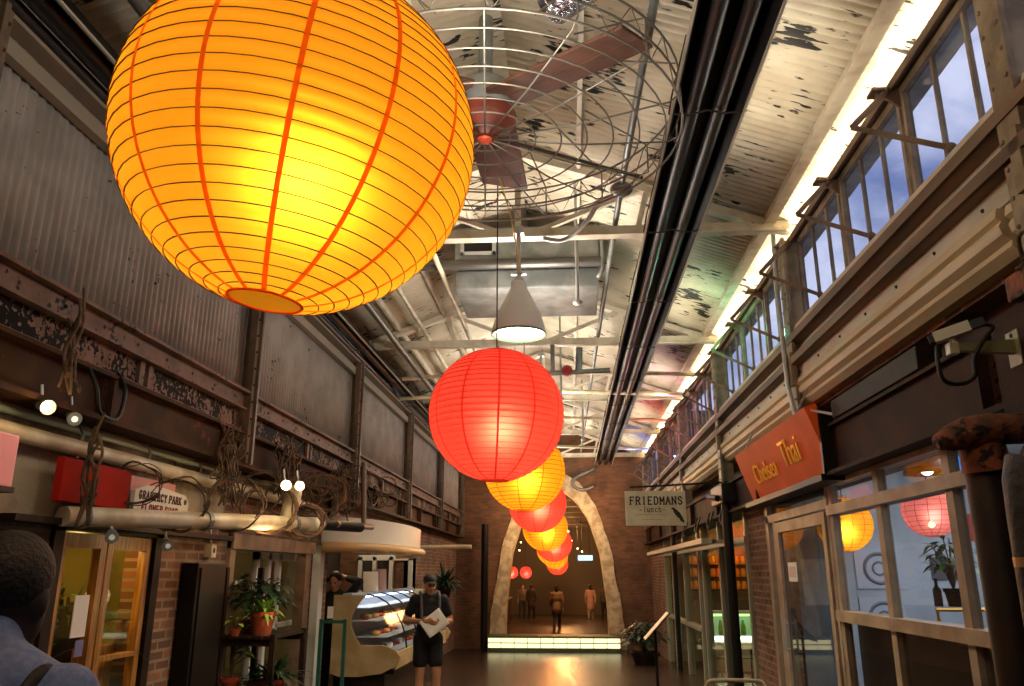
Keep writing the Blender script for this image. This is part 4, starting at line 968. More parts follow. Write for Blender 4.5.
b = MB(); b.box(-3.2, -3.13, 7.02, 7.12, 1.83, 1.95, bev=.008); b.build('body', CREAM, r)
b = MB(); b.box(-3.131, -3.128, 7.05, 7.09, 1.87, 1.91); b.build('socket', BLACK, r)
b = MB(); b.tube(spline([(-3.16, 7.06, 1.95), (-3.16, 7.0, 2.1), (-3.15, 6.85, 2.2), (-3.15, 6.8, 2.4)]), .01, 6); b.build('cable', LGREY, r, smooth=True)
# window with brown frame, white inner sashes
r = empty('window_40', (-3.2, 8.7, 0), kind='structure')
b = MB(); b.box(-3.28, -3.16, 7.5, 7.62, 0, 2.05); b.box(-3.28, -3.16, 9.72, 9.92, 0, 2.0); b.box(-3.28, -3.14, 7.5, 10.0, 1.92, 2.06); b.build('window_frame', BRFRAME, r)
b = MB(); b.box(-3.3, -3.2, 10.42, 10.6, 0, 2.1); b.box(-3.42, -3.36, 8.7, 8.78, 0, 1.92); b.box(-3.42, -3.36, 9.05, 9.13, 0, 1.92); b.box(-3.42, -3.36, 9.4, 9.46, 0, 1.92); b.box(-3.42, -3.36, 8.7, 10.45, 1.84, 1.92); b.box(-3.42, -3.36, 8.7, 10.45, 1.1, 1.15); b.build('white_sash', WHFRAME, r)
b = MB(); b.box(-3.40, -3.393, 7.62, 10.42, .05, 1.9); b.build('window_glass', GLASS_S, r)
b = MB(); b.box(-3.5, -3.46, 9.5, 9.72, 1.5, 1.82); tag(b.build('red_poster', mat('poster_red', '#6e1f1a', .6)), 'dark red poster inside the window behind the plant stand', 'poster')
# plant stand
r = empty('plant_stand', (-2.85, 7.75, 0), 'dark wooden two-tier stand carrying potted plants', 'plant stand')
for x in (-3.1, -2.62):
    for y in (7.3, 8.15):
        b = MB(); b.box(x-.025, x+.025, y-.025, y+.025, 0, 1.18 if x > -3 else 1.75); b.build('leg', DKWOOD, r)
for z in (.60, 1.14):
    b = MB()
    for i in range(5): b.box(-3.12+.105*i, -3.03+.105*i, 7.27, 8.18, z, z+.025)
    b.box(-3.12, -2.6, 7.3, 7.34, z-.06, z); b.box(-3.12, -2.6, 8.1, 8.14, z-.06, z); b.build('shelf', DKWOOD, r)
b = MB()
for i in range(4): b.box(-2.625, -2.61, 7.3, 8.15, .06+.11*i, .1+.11*i)
b.build('rail', DKWOOD, r)
random.seed(5)
def leafm(b, p, d, ln, wd, droop=.3, fold=.1):
    p, d = Vector(p), Vector(d).normalized(); s = d.cross(Vector((0, 0, 1)))
    s = s.normalized() if s.length > .05 else Vector((1, 0, 0)); n = s.cross(d)
    rows = []
    for i in range(6):
        t = i/5; w_ = wd*math.sin(PI*min(1, t*.92+.06))**.8*.5; c = p+d*ln*t-Vector((0, 0, 1))*droop*ln*t*t
        rows.append([b.bm.verts.new(c-s*w_+n*fold*w_), b.bm.verts.new(c), b.bm.verts.new(c+s*w_+n*fold*w_)])
    for A, B in zip(rows, rows[1:]):
        for k in (0, 1): b.bm.faces.new((A[k], A[k+1], B[k+1], B[k]))
def plant(loc, label, pot=.1, poth=.17, kind='bush', m=None, n=60, rad=.25, hgt=.35, lw=.07, ll=.14, potm=None, name='potted_plant', grp='potted plants on the stand', nopot=False):
    x, y, z = loc; r = empty(name, loc, label, 'plant', grp)
    if not nopot:
        b = MB(); b.lathe([(0, 0), (pot*.68, 0), (pot*.92, poth*.8), (pot*1.04, poth*.8), (pot*1.06, poth), (pot*.94, poth), (pot*.9, poth*.85), (0, poth*.85)], loc, 20); b.build('pot', potm or TERRA, r, smooth=35)
    zt = z+(0 if nopot else poth*.85)
    b = MB(); s_ = MB()
    for i in range(n):
        a = random.uniform(0, 2*PI)
        if kind == 'bush':
            ph = math.acos(random.uniform(-.2, 1)); rr = random.uniform(.55, 1)
            q = Vector((x+rad*rr*math.sin(ph)*math.cos(a), y+rad*rr*math.sin(ph)*math.sin(a), zt+hgt*.45+hgt*.55*rr*math.cos(ph)))
            leafm(b, q, (math.cos(a)*.8, math.sin(a)*.8, random.uniform(-.2, .7)), ll*random.uniform(.7, 1.2), lw, .5)
            if i % 4 == 0: s_.tube([(x, y, zt), (x+(q.x-x)*.3, y+(q.y-y)*.3, zt+(q.z-zt)*.6), q], .005, 5)
        elif kind == 'arch':
            el = random.uniform(.35, 1.4); leafm(b, (x, y, zt), (math.cos(a)*math.cos(el), math.sin(a)*math.cos(el), math.sin(el)), ll*random.uniform(.6, 1.1), lw, random.uniform(.25, .8), .3)
        else:  # stalk with broad leaves
            k = i/n; q = Vector((x+.02*math.cos(i), y+.02*math.sin(i), zt+hgt*(.3+.7*k)))
            e = q+Vector((math.cos(a), math.sin(a), .5))*rad*.5
            s_.tube([(x, y, zt), q, e], .006, 5); leafm(b, e, (math.cos(a), math.sin(a), .25), ll, lw, .5, .2)
    if kind == 'arch': s_.tube([(x, y, zt-.02), (x, y, zt+.05)], .02, 6)
    b.build('foliage', m or LEAF_M, r, smooth=True); s_.build('stem', STEMM, r); return r
plant((-2.78, 7.45, 1.165), 'pale green arching plant in a terracotta pot on the upper shelf', kind='arch', m=LEAF_L, n=70, ll=.28, lw=.035, pot=.11, poth=.2)
plant((-3.0, 7.75, 1.165), 'large dark bushy plant at the back of the upper shelf', kind='bush', m=LEAF_D, n=150, rad=.34, hgt=.42, ll=.15, lw=.07, pot=.1, poth=.12)
plant((-3.02, 7.42, .625), 'broad-leaved light green plant in a terracotta pot, leftmost on the lower shelf', kind='stalk', m=LEAF_L, n=13, rad=.2, hgt=.42, ll=.17, lw=.07, pot=.085, poth=.19)
plant((-2.83, 7.5, .625), 'small dark spiky plant in the middle of the lower shelf', kind='arch', m=LEAF_D, n=45, ll=.26, lw=.03, pot=.09, poth=.15)
plant((-2.66, 7.5, .625), 'spreading dark arching plant in terracotta, rightmost on the lower shelf', kind='arch', m=LEAF_D, n=80, ll=.42, lw=.04, pot=.11, poth=.17)
plant((-2.98, 7.32, 1.165), 'tiny yellow-green seedling at the shelf edge', kind='stalk', m=LEAF_L, n=6, rad=.08, hgt=.1, ll=.09, lw=.05, pot=.05, poth=.06)
# plants inside the flower shop
FG = 'plants inside the flower shop'
plant((-3.9, 6.25, 0), 'tall dark bushy plant inside the flower shop door', kind='bush', m=LEAF_M, n=220, rad=.3, hgt=1.25, ll=.16, lw=.06, pot=.15, poth=.3, grp=FG)
plant((-3.66, 5.9, .3), 'spiky palm high inside the flower shop doorway', kind='arch', m=LEAF_D, n=60, ll=.6, lw=.03, pot=.13, poth=1.15, potm=DKWOOD, grp=FG)
plant((-3.65, 5.72, .0), 'long-leaved plant just inside the left door leaf', kind='stalk', m=LEAF_M, n=26, rad=.2, hgt=1.4, ll=.22, lw=.05, pot=.12, poth=.25, grp=FG)
b = MB(); b.box(-3.42, -3.36, 5.62, 6.05, .2, 1.2, bev=.01); tag(b.build('wooden_crate_panel', WOODF), 'upright wooden panel behind the dark right door leaf', 'panel')
# ------------------------------------------------------------------ bakery counter
r = empty('bakery_counter', (-2.65, 12.5, 0), 'curved glass bakery display counter with a tan end panel', 'display counter')
def ctr(y0): 
    P = [(-3.12, 1.42), (-2.70, 1.42)]
    for i in range(9):
        a = i/8; P.append((-2.70-.17*math.sin(PI*a*.95)-.02*a, 1.42-.62*a))
    P += [(-2.62, .80), (-2.45, .80), (-2.27, .74), (-2.21, .66), (-2.26, .55), (-2.45, .46), (-2.75, .42), (-3.0, .42), (-3.12, .46)]
    return P
b = MB(); b.prism(ctr(0), lambda x, z: (x, 10.86, z), lambda x, z: (x, 10.93, z)); b.build('end_panel', WOODPANEL, r)
b = MB(); b.prism(ctr(0), lambda x, z: (x, 15.3, z), lambda x, z: (x, 15.37, z)); b.build('end_panel', WOODPANEL, r)
b = MB(); b.box(-3.0, -2.42, 10.93, 15.3, -.1, .45); b.box(-3.0, -2.3, 10.93, 15.3, .45, .62); b.build('base', DKWOOD, r)
b = MB(); b.box(-2.32, -2.28, 10.93, 15.3, .5, .7); b.build('front_ledge', WOODPANEL, r)
b = MB(); arcp = [(-2.30, .70), (-2.32, .86), (-2.38, 1.02), (-2.48, 1.18), (-2.60, 1.30), (-2.75, 1.38), (-2.95, 1.42)]
for (x0, z0), (x1, z1) in zip(arcp, arcp[1:]): b.quad((x0, 10.93, z0), (x0, 15.3, z0), (x1, 15.3, z1), (x1, 10.93, z1))
b.build('curved_glass', glass('case_glass', (.93, .95, .97), .04, .12), r, smooth=True)
for y in (11.75, 12.6, 13.5, 14.4):
    b = MB(); b.tube([(x-.005, y, z) for x, z in arcp], .012, 6); b.build('glass_rib', BLACK, r)
for z, xf in ((.70, -2.36), (.90, -2.42), (1.10, -2.52), (1.26, -2.66)):
    b = MB(); b.box(-2.98, xf, 10.95, 15.28, z-.012, z); b.build('shelf', mat('case_shelf', '#c3cdd6', .25), r)
b = MB(); b.box(-3.02, -2.98, 10.93, 15.3, .6, 1.42); b.box(-3.02, -2.9, 10.93, 15.3, 1.40, 1.44); b.build('back', mat('case_back', '#9aa4ad', .3), r)
b = MB(); b.box(-2.95, -2.91, 10.98, 15.2, 1.37, 1.385); b.build('case_light', emit('case_glow', '#dfeaff', 7), r)
random.seed(9)
PAS = [mat('pastry_gold', '#c98d3f', .6), mat('pastry_brown', '#7a4520', .6), mat('cake_white', '#e8e2d6', .6), mat('cake_red', '#b8402c', .5)]
pk = []
for z, xf in ((.70, -2.46), (.90, -2.52), (1.10, -2.64)):
    y = 11.1
    while y < 15.1:
        if len(pk) < 4:
            kind = len(pk); b = MB()
            p0 = (xf-.1, y, z)
            if kind == 0: b.ball((p0[0], y, z+.03), .055, (1, 1.5, .6), 12, 8)
            elif kind == 1: b.lathe([(0, 0), (.045, 0), (.06, .05), (.05, .075), (0, .085)], p0, 14)
            elif kind == 2: b.lathe([(0, 0), (.085, 0), (.085, .07), (.07, .08), (0, .08)], p0, 18)
            else: b.tube([(p0[0]+.045*math.cos(a), y+.07*math.sin(a), z+.02) for a in [.4+k*.5 for k in range(9)]], [.006, .014, .02, .024, .026, .024, .02, .014, .006], 8)
            o = b.build('pastry', PAS[kind], smooth=True); pk.append(o)
        else:
            o = random.choice(pk).copy(); COL.objects.link(o); o.location = (xf-.1+random.uniform(-.05, .05), y, z+.0)
        tag(o, 'small pastry on a shelf of the curved glass bakery counter', 'pastry', 'pastries in the bakery counter')
        y += .27
# things on the counter
for x, y, h, m_, lab in [(-2.98, 12.2, .28, PAPERW, 'white card propped on top of the bakery counter'), (-2.98, 12.75, .32, mat('card_pink', '#d9b8ae', .6), 'pinkish card propped on top of the bakery counter')]:
    b = MB(); b.prism([(0, 0), (.012, 0), (-.05, h), (-.062, h)], lambda a, c: (x-.09+.0, y+a, 1.44+c), lambda a, c: (x+.13, y+a, 1.44+c)); tag(b.build('propped_card', m_), lab, 'card')
b = MB(); b.box(-3.4, -3.05, 13.2, 13.5, 1.44, 1.6, bev=.02); b.box(-3.3, -3.1, 13.25, 13.45, 1.6, 1.64); tag(b.build('cash_register', DKWIRE), 'dark cash register on the bakery counter', 'cash register')
# canopy over the bakery
r = empty('curved_canopy', (-2.6, 12, 2.1), 'white curved canopy over the bakery with a tan lower edge', 'canopy')
cp = [(-3.2, 10.4)]+[(-3.2+.74*math.sin(a)**.8, 10.4+4.6*(1-math.cos(a))/2) for a in [PI*i/18 for i in range(1, 18)]]+[(-3.2, 15.0)]
b = MB(); b.prism(cp, lambda x, y: (x, y, 2.06), lambda x, y: (x, y, 2.40)); b.build('fascia', mat('canopy_white', '#d5cfc2', .5), r, smooth=30)
b = MB(); b.tube([(x+.02, y, 2.02) for x, y in cp], .07, 10); b.build('lower_edge', mat('canopy_tan', '#b8925c', .5), r, smooth=50)
pipe('white_pipe', [(-3.15, 16.6, 2.2), (-2.0, 16.6, 2.21)], .045, PIPEW, 'short white pipe jutting from the left wall past the bakery', 'pipe')
# bakery end windows
r = empty('door_2', (-4.0, 16.95, 0), kind='structure')
b = MB()
for x in (-4.35, -4.05, -3.7, -3.3): b.box(x-.04, x+.04, 16.9, 17.0, 0, 2.02)
b.box(-4.39, -3.26, 16.9, 17.0, 1.95, 2.06); b.box(-4.39, -3.26, 16.9, 17.0, 1.0, 1.06); b.build('door_frame', WHFRAME, r)
b = MB(); b.box(-4.31, -4.09, 16.96, 16.965, .05, 1.95); b.box(-4.01, -3.74, 16.96, 16.965, .05, 1.95); b.build('door_glass', glass('blue_glass', (.7, .75, .8), .25), r)
# hanging fern and dark corner pipe
plant((-2.62, 17.2, 1.22), 'large dark fern hanging at the far end of the bakery', kind='arch', m=LEAF_D, n=120, ll=.75, lw=.05, pot=.16, poth=.2, potm=DKWOOD, name='hanging_fern', grp=None)
pipe('corner_pipe', [(-2.35, 22.6, -.3), (-2.35, 22.6, 3.0)], .1, BLACK, 'black downpipe in the left corner of the arch wall', 'pipe')
# teal frame with tag
r = empty('teal_rack', (-2.95, 10.3, 0), 'thin teal metal rack in front of the bakery end panel', 'rack')
for x in (-3.1, -2.8):
    b = MB(); b.box(x-.02, x+.02, 10.28, 10.32, 0, 1.15); b.build('post', mat('teal_paint', '#1f5d50', .5), r)
b = MB(); b.box(-3.1, -2.8, 10.285, 10.315, 1.1, 1.14); b.build('cross_bar', mat('teal_paint', '#1f5d50'), r)
b = MB(); b.box(-3.1, -2.8, 10.285, 10.315, .3, .34); b.build('cross_bar', mat('teal_paint', '#1f5d50'), r)
b = MB(); b.box(-3.02, -2.95, 10.26, 10.27, 1.16, 1.30); b.build('price_tag', PAPERW, r)
# ------------------------------------------------------------------ right shop front (windowed shop)
def bars(b, rects, x0=2.16, x1=2.26):
    for (y0, y1, z0, z1) in rects: b.box(x0, x1, y0, y1, z0, z1)
r = empty('window_50', (2.2, 5.4, 0), kind='structure')
b = MB()
ym = [3.85, 4.80, 5.90, 6.96]
for y in ym: b.box(2.165, 2.225, y-.045, y+.045, 0, 2.44)
b.box(2.14, 2.26, 3.7, 7.0, 2.16, 2.24); b.box(2.13, 2.27, 3.7, 7.0, 1.33, 1.41); b.box(2.16, 2.26, 3.7, 6.9, 2.40, 2.44); b.box(2.14, 2.26, 3.7, 6.9, 0, .15)
b.build('window_frame', CREAMFRAME, r)
b = MB()
for a, c in zip(ym, ym[1:]):
    for z0, z1 in ((.15, 1.33), (1.41, 2.16), (2.24, 2.40)): b.box(2.2, 2.206, a+.045, c-.045, z0, z1)
b.build('window_glass', GLASS_S, r)
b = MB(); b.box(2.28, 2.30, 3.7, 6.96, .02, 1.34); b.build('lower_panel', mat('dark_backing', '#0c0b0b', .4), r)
r = empty('door_3', (2.2, 8, 0), kind='structure')
b = MB(); b.box(2.16, 2.23, 7.0, 7.06, 0, 2.44); b.box(2.15, 2.28, 9.1, 9.22, 0, 2.44); b.box(2.15, 2.28, 7.0, 9.2, 2.22, 2.30); b.box(2.15, 2.28, 8.82, 8.9, 0, 2.24); b.build('door_frame', CREAMFRAME, r)
b = MB(); b.box(2.14, 2.2, 7.07, 7.16, .02, 2.20); b.box(2.14, 2.2, 8.66, 8.8, .02, 2.20); b.box(2.14, 2.2, 7.14, 8.66, 2.10, 2.20); b.box(2.14, 2.2, 7.14, 8.66, .02, .28); dl_ = b.build('door_leaf', CREAMFRAME, r)
b = MB(); b.box(2.165, 2.172, 7.14, 8.66, .28, 2.10); b.box(2.2, 2.206, 8.9, 9.1, .02, 2.2); b.box(2.2, 2.206, 7.0, 9.1, 2.30, 2.44); b.build('door_glass', glass('door_glass_dark', (.5, .5, .48), .16), r)
b = MB(); b.cyl((2.11, 8.6, .95), (2.11, 8.6, 1.25), .012, seg=8); b.cyl((2.15, 8.6, .98), (2.11, 8.6, .98), .008, seg=6); b.cyl((2.15, 8.6, 1.22), (2.11, 8.6, 1.22), .008, seg=6); b.build('door_handle', LGREY, dl_)
b = MB(); b.box(2.158, 2.163, 8.15, 8.45, 1.62, 1.80); r2 = empty('door_notice', (2.16, 8.3, 1.62), 'small pink notice stuck on the glass shop door', 'notice'); b.build('sheet', PAPERW, r2); b = MB(); b.box(2.155, 2.158, 8.18, 8.42, 1.66, 1.76); b.build('pink_field', mat('card_pink', '#d9b8ae'), r2)
# brick pier between the shops carries the wall; dark posts
b = MB(); b.cyl((2.0, 10.6, -.1), (2.0, 10.6, 2.62), .06, seg=14); b.lathe([(.11, 0), (.11, .03), (.065, .05)], (2.0, 10.6, -.08), 14, cap0=True); tag(b.build('black_post', BLACK, smooth=40), 'black round post in front of the lunch shop window', 'post')
b = MB(); b.cyl((2.08, 16.8, -.25), (2.08, 16.8, 2.62), .05, seg=12); tag(b.build('black_post', BLACK, smooth=40), 'thin black post beyond the menu stand near the arch', 'post')
# lunch shop front
r = empty('window_51', (2.2, 15, 0), kind='structure')
b = MB()
for y in (10.4, 12.3, 13.9, 14.35, 16.2, 18.0, 19.4): b.box(2.16, 2.28, y-.05, y+.05, -.3, 2.44)
b.box(2.14, 2.30, 10.35, 19.5, 2.06, 2.14); b.box(2.16, 2.28, 14.3, 19.5, .75, .82); b.build('window_frame', mat('lunch_frame', '#8a8674', .45), r)
b = MB(); b.box(2.2, 2.206, 10.4, 19.4, -.3, 2.06); b.box(2.2, 2.206, 10.4, 19.4, 2.14, 2.44); b.build('window_glass', glass('lunch_glass', (.88, .9, .84), .08), r)
b = MB(); b.box(1.75, 1.95, 11.2, 19.2, 2.08, 2.15); b.box(1.9, 2.2, 11.2, 11.3, 2.08, 2.13); b.box(1.9, 2.2, 19.0, 19.1, 2.08, 2.13); tag(b.build('header_board', mat('header_cream', '#b5aa92', .5)), 'long pale board carried above the lunch shop windows', 'board')
for i, (y, lab) in enumerate([(10.95, 'nearest lunch shop cable loop, right of the hanging white sign'), (12.0, 'cable loop below the hanging white sign'), (13.2, 'second cable loop below the hanging white sign'), (14.6, 'farthest cable loop over the lunch shop front')]):
    b = MB(); b.tube(spline([(2.05, y-.15, 2.55), (2.0, y-.15, 2.40), (2.0, y, 2.32), (2.0, y+.15, 2.4), (2.05, y+.15, 2.55)]), .013, 6); tag(b.build('cable_loop', BLACK, smooth=True), lab, 'cable')
b = MB(); b.box(1.92, 2.1, 10.4, 11.2, 2.56, 2.80, bev=.02); b.cyl((1.9, 10.6, 2.62), (1.9, 11.3, 2.70), .04, seg=8); tag(b.build('wiring_box', BLACK), 'tangled black wiring box at the top of the black post', 'wiring box')
# lunch counter
r = empty('lunch_counter', (3.6, 17.2, -.2), 'lit lunch counter with a green glowing top and pale drawers', 'counter')
b = MB(); b.box(2.75, 5.2, 16.9, 17.5, -.3, .40); b.build('drawers', mat('drawer_pale', '#b7a98e', .5), r)
b = MB()
for x in (3.1, 3.75, 4.4): b.box(x-.01, x+.01, 16.89, 16.9, -.25, .38)
b.box(2.75, 5.2, 16.89, 16.9, .1, .115); b.build('drawer_gap', DKWOOD, r)
b = MB(); b.box(2.75, 5.2, 16.86, 17.5, .44, .49); b.build('white_light_strip', emit('white_strip', '#e8f4e0', 6), r)
b = MB(); b.box(2.75, 5.2, 16.95, 17.5, .5, .52); b.box(2.75, 5.2, 17.4, 17.5, .5, .9); b.box(2.75, 5.2, 16.86, 17.5, .93, .97); b.build('shelf', mat('case_shelf', '#c3cdd6'), r)
b = MB(); b.box(2.75, 5.2, 16.85, 17.5, .885, .925); b.build('green_light_strip', emit('green_strip', '#b4e08c', 2.6), r)
random.seed(21)
bo = None
for i in range(10):
    if bo is None:
        b = MB(); b.lathe([(0, 0), (.05, 0), (.05, .16), (.03, .22), (.022, .28), (0, .28)], (2.95, 17.1, .52), 12); bo = b.build('bottle', mat('bottle_glass', '#6a7a40', .2), smooth=40); o = bo; z0 = o.location.copy()
    else: o = bo.copy(); COL.objects.link(o); o.location = z0+Vector((.22*i, random.uniform(-.04, .04), 0))
    tag(o, 'bottle on the lit lunch counter shelf', 'bottle', 'bottles in the lunch counter')
# amber jars on back shelves
r = empty('wall_shelf', (4.1, 19.3, 1.2), 'dark wall shelves holding rows of amber jars in the lunch shop', 'shelf')
for z in (1.35, 1.62, 1.89):
    b = MB(); b.box(2.6, 5.6, 19.15, 19.5, z-.03, z); b.build('board', DKWOOD, r)
jar = None; AMB = mat('amber_jar', '#d87a1a', .25, col2='#b55a10', scale=9, emis=.15)
for k, z in enumerate((1.35, 1.62, 1.89)):
    for i in range(22):
        x = 2.7+.135*i
        if jar is None:
            b = MB(); b.lathe([(0, 0), (.055, 0), (.06, .1), (.05, .15), (.05, .18), (0, .18)], (x, 19.3, z), 10); jar = b.build('amber_jar', AMB, smooth=40); o = jar; j0 = o.location-Vector((x, 19.3, z))
        else: o = jar.copy(); COL.objects.link(o); o.location = Vector((x, 19.3, z))+j0
        tag(o, 'amber jar on the lunch shop wall shelves', 'jar', 'amber jars on the lunch shop shelves')
# bar chairs
ch = None
for x, y, lab in [(3.08, 14.3, 'left dark slat-backed bar chair before the green-lit counter'), (3.34, 14.9, 'right dark slat-backed bar chair before the green-lit counter')]:
    if ch is None:
        ch = empty('bar_chair', (x, y, -.15), lab, 'chair', 'bar chairs in the lunch shop')
        for sx in (-.12, .12):
            for sy in (-.14, .14):
                b = MB(); b.cyl((x+sx*1.1, y+sy*1.1, -.16), (x+sx, y+sy, .48), .016, seg=8); b.build('leg', DKWOOD, ch)
        b = MB(); b.box(x-.15, x+.15, y-.16, y+.16, .46, .50, bev=.01); b.build('seat', DKWOOD, ch)
        b = MB(); b.tube(spline([(x-.13, y-.16, .5), (x-.14, y-.2, .85), (x-.06, y-.22, .98), (x+.06, y-.22, .98), (x+.14, y-.2, .85), (x+.13, y-.16, .5)]), .016, 8)
        for q in (-.05, .05): b.cyl((x+q, y-.16, .5), (x+q, y-.22, .97), .011, seg=6)
        b.build('backrest', DKWOOD, ch)
    else: dup(ch, (x, y, -.15), lab)
# menu stand and foreground chair
r = empty('menu_stand', (1.16, 12, -.08), 'slanted menu board on a thin black stand by the lunch shop', 'menu stand')
b = MB(); b.cyl((1.16, 12, -.08), (1.16, 12, .95), .02, seg=8); b.lathe([(.16, 0), (.16, .02), (.02, .04)], (1.16, 12, -.08), 16, cap0=True); b.build('stand', BLACK, r)
M = Matrix.Translation((1.18, 12, .99)) @ Matrix.Rotation(R(-46), 4, 'Y')
b = MB(); b.box(-.25, .25, -.17, .17, -.018, .0, M); b.build('board', DKWIRE, r)
b = MB(); b.box(-.24, .24, -.16, .16, .0, .006, M); b.build('menu_sheet', mat('menu_sheet_paper', '#d8c0a8', .6), r)
r = empty('tube_chair', (1.0, 5.55, 0), 'pale tubular chair whose curved top rail shows at the bottom edge', 'chair')
x, y = 1.0, 5.55; TUB = mat('chair_tube', '#c9b489', .35)
b = MB(); b.tube(spline([(x-.19, y-.02, .45), (x-.2, y-.1, .9), (x-.17, y-.13, 1.04), (x-.1, y-.14, 1.06), (x+.1, y-.14, 1.06), (x+.17, y-.13, 1.04), (x+.2, y-.1, .9), (x+.19, y-.02, .45)]), .013, 8); b.build('back_frame', TUB, r, smooth=True)
b = MB(); b.box(x-.2, x+.2, y-.02, y+.38, .43, .46, bev=.01); b.build('seat', DKWOOD, r)
for sx in (-.18, .18):
    for sy in (.0, .36):
        b = MB(); b.cyl((x+sx*1.1, y+sy+(.03 if sy else -.03), 0), (x+sx, y+sy, .44), .012, seg=8); b.build('leg', TUB, r)
# shrub at the arch foot
plant((1.55, 18.5, -.28), 'dark low leafy shrub in a trough at the right foot of the arch', kind='bush', m=LEAF_D, n=160, rad=.5, hgt=.7, ll=.2, lw=.09, pot=.3, poth=.35, potm=DKWOOD, name='potted_shrub', grp=None)
# interior of the windowed shop
def hang_lamp(loc, Rr, pm, sm, E, lab): return lantern(loc, Rr, pm, WIREK if pm is ORP else WIRER, sm, lab, E, 'paper lanterns inside the windowed shop', rings=14, wire_r=.002, cord_to=3.0, seams=14)
EO2 = emit('shop_orange_bulb', '#ffe2b0', 150); ER2 = emit('shop_pink_bulb', '#ffe0d0', 60)
PKP = paper('pink_paper', '#ffb4ac', '#ffa49c')
hang_lamp((2.93, 9.0, 2.20), .29, ORP, mat('orange_seam', '#e8501a'), EO2, 'small orange paper lantern inside the windowed shop')
hang_lamp((3.2, 7.5, 2.24), .24, PKP, mat('pink_seam', '#c94a4a', .7), ER2, 'pink paper lantern inside the windowed shop above the plant')
r = empty('dome_lamp', (2.75, 6.4, 2.44), 'black dome pendant lamp inside the top of the shop window', 'pendant lamp')
b = MB(); b.lathe([(.17, 0), (.155, .05), (.1, .1), (.05, .13), (.045, .2), (0, .2)], (2.75, 6.4, 2.43), 28); solid(b.build('lamp_shade', BLACK, r, smooth=40), .005, 1)
b = MB(); b.cyl((2.75, 6.4, 2.62), (2.75, 6.4, 3.0), .008, seg=6); b.build('cord', BLACK, r)
b = MB(); b.ball((2.75, 6.4, 2.47), .05, u=12, v=8); b.build('bulb', emit('dome_glow', '#eef2ff', 6), r)
b = MB(); b.box(2.98, 3.5, 7.1, 7.14, 2.50, 2.66, bev=.004); tag(b.build('blue_sign', emit('blue_screen', '#2f7fe8', 1.6)), 'glowing blue screen high inside the windowed shop', 'screen')
for i, (x, z, lab) in enumerate([(3.48, 1.75, 'upper round dial poster on the shop end wall'), (3.48, 1.22, 'lower round dial poster on the shop end wall')]):
    r = empty('wall_poster', (x, 9.69, z), lab, 'poster', 'dial posters on the shop end wall')
    b = MB(); b.box(x-.26, x+.26, 9.68, 9.695, z-.22, z+.22); b.build('sheet', mat('poster_grey', '#aab2bb', .6), r)
    b = MB(); b.tube([(x+.16*math.cos(a), 9.678, z+.16*math.sin(a)) for a in [2*PI*k/24 for k in range(24)]], .02, 5, closed=True); b.tube([(x+.07*math.cos(a), 9.678, z+.07*math.sin(a)) for a in [2*PI*k/16 for k in range(16)]], .012, 5, closed=True); b.build('dial', mat('dial_ink', '#6d747c', .6), r)
for x, z, w_, h_, m_, lab in [(4.05, 1.62, .3, .25, mat('poster_dark', '#474a50', .6), 'dark notice on the shop end wall right of the dial posters'), (2.62, 1.35, .34, .5, PAPERW, 'white price list on the shop end wall'), (4.45, 2.05, .25, .3, mat('poster_red2', '#a83a34', .6), 'red poster on the shop end wall behind the pink lantern')]:
    b = MB(); b.box(x, x+w_, 9.685, 9.695, z, z+h_); tag(b.build('wall_notice', m_), lab, 'poster')
r = empty('glass_counter', (3.3, 6.6, 0), 'low glass shop counter with a lit brass rail behind the window', 'counter')
b = MB(); b.box(2.6, 4.4, 6.2, 6.8, 0, 1.15); b.build('base', DKWOOD, r)
b = MB(); b.box(2.6, 4.4, 6.2, 6.8, 1.44, 1.46); b.box(2.6, 4.4, 6.2, 6.21, 1.18, 1.44); b.box(2.6, 2.61, 6.2, 6.8, 1.18, 1.44); b.build('glass', glass('case_glass', (.93, .95, .97)), r)
b = MB(); b.cyl((2.58, 6.18, 1.45), (4.42, 6.18, 1.45), .014, seg=8); b.cyl((2.58, 6.18, 1.17), (4.42, 6.18, 1.17), .014, seg=8); b.cyl((2.59, 6.18, 1.17), (2.59, 6.18, 1.46), .012, seg=8); b.build('brass_rail', mat('brass', '#c69a4a', .3, metal=.9), r)
random.seed(31); fd = None
for i in range(9):
    if fd is None:
        b = MB(); b.lathe([(0, 0), (.06, 0), (.09, .05), (.085, .055), (0, .04)], (2.72, 6.4, 1.16), 14); fd = b.build('dish', mat('dish_food', '#b98a4a', .5, col2='#8d6a3a', scale=20)); o = fd; f0 = o.location.copy()
    else: o = fd.copy(); COL.objects.link(o); o.location = f0+Vector((.19*i, random.uniform(-.05, .1), 0))
    tag(o, 'small dish of food in the glass shop counter', 'dish', 'dishes in the glass counter')
plant((2.84, 6.45, 1.46), 'green leafy plant in a dark pot on the glass shop counter', kind='bush', m=LEAF_M, n=70, rad=.15, hgt=.42, ll=.11, lw=.05, pot=.07, poth=.13, potm=BLACK, grp=None)
for x, h, lab in [(2.74, .2, 'tall dark bottle left of the plant on the glass counter'), (3.25, .15, 'short dark bottle right of the plant on the glass counter')]:
    b = MB(); b.lathe([(0, 0), (.03, 0), (.03, h*.6), (.012, h*.75), (.012, h), (0, h)], (x, 6.5, 1.46), 12); tag(b.build('bottle', BLACK, smooth=40), lab, 'bottle')
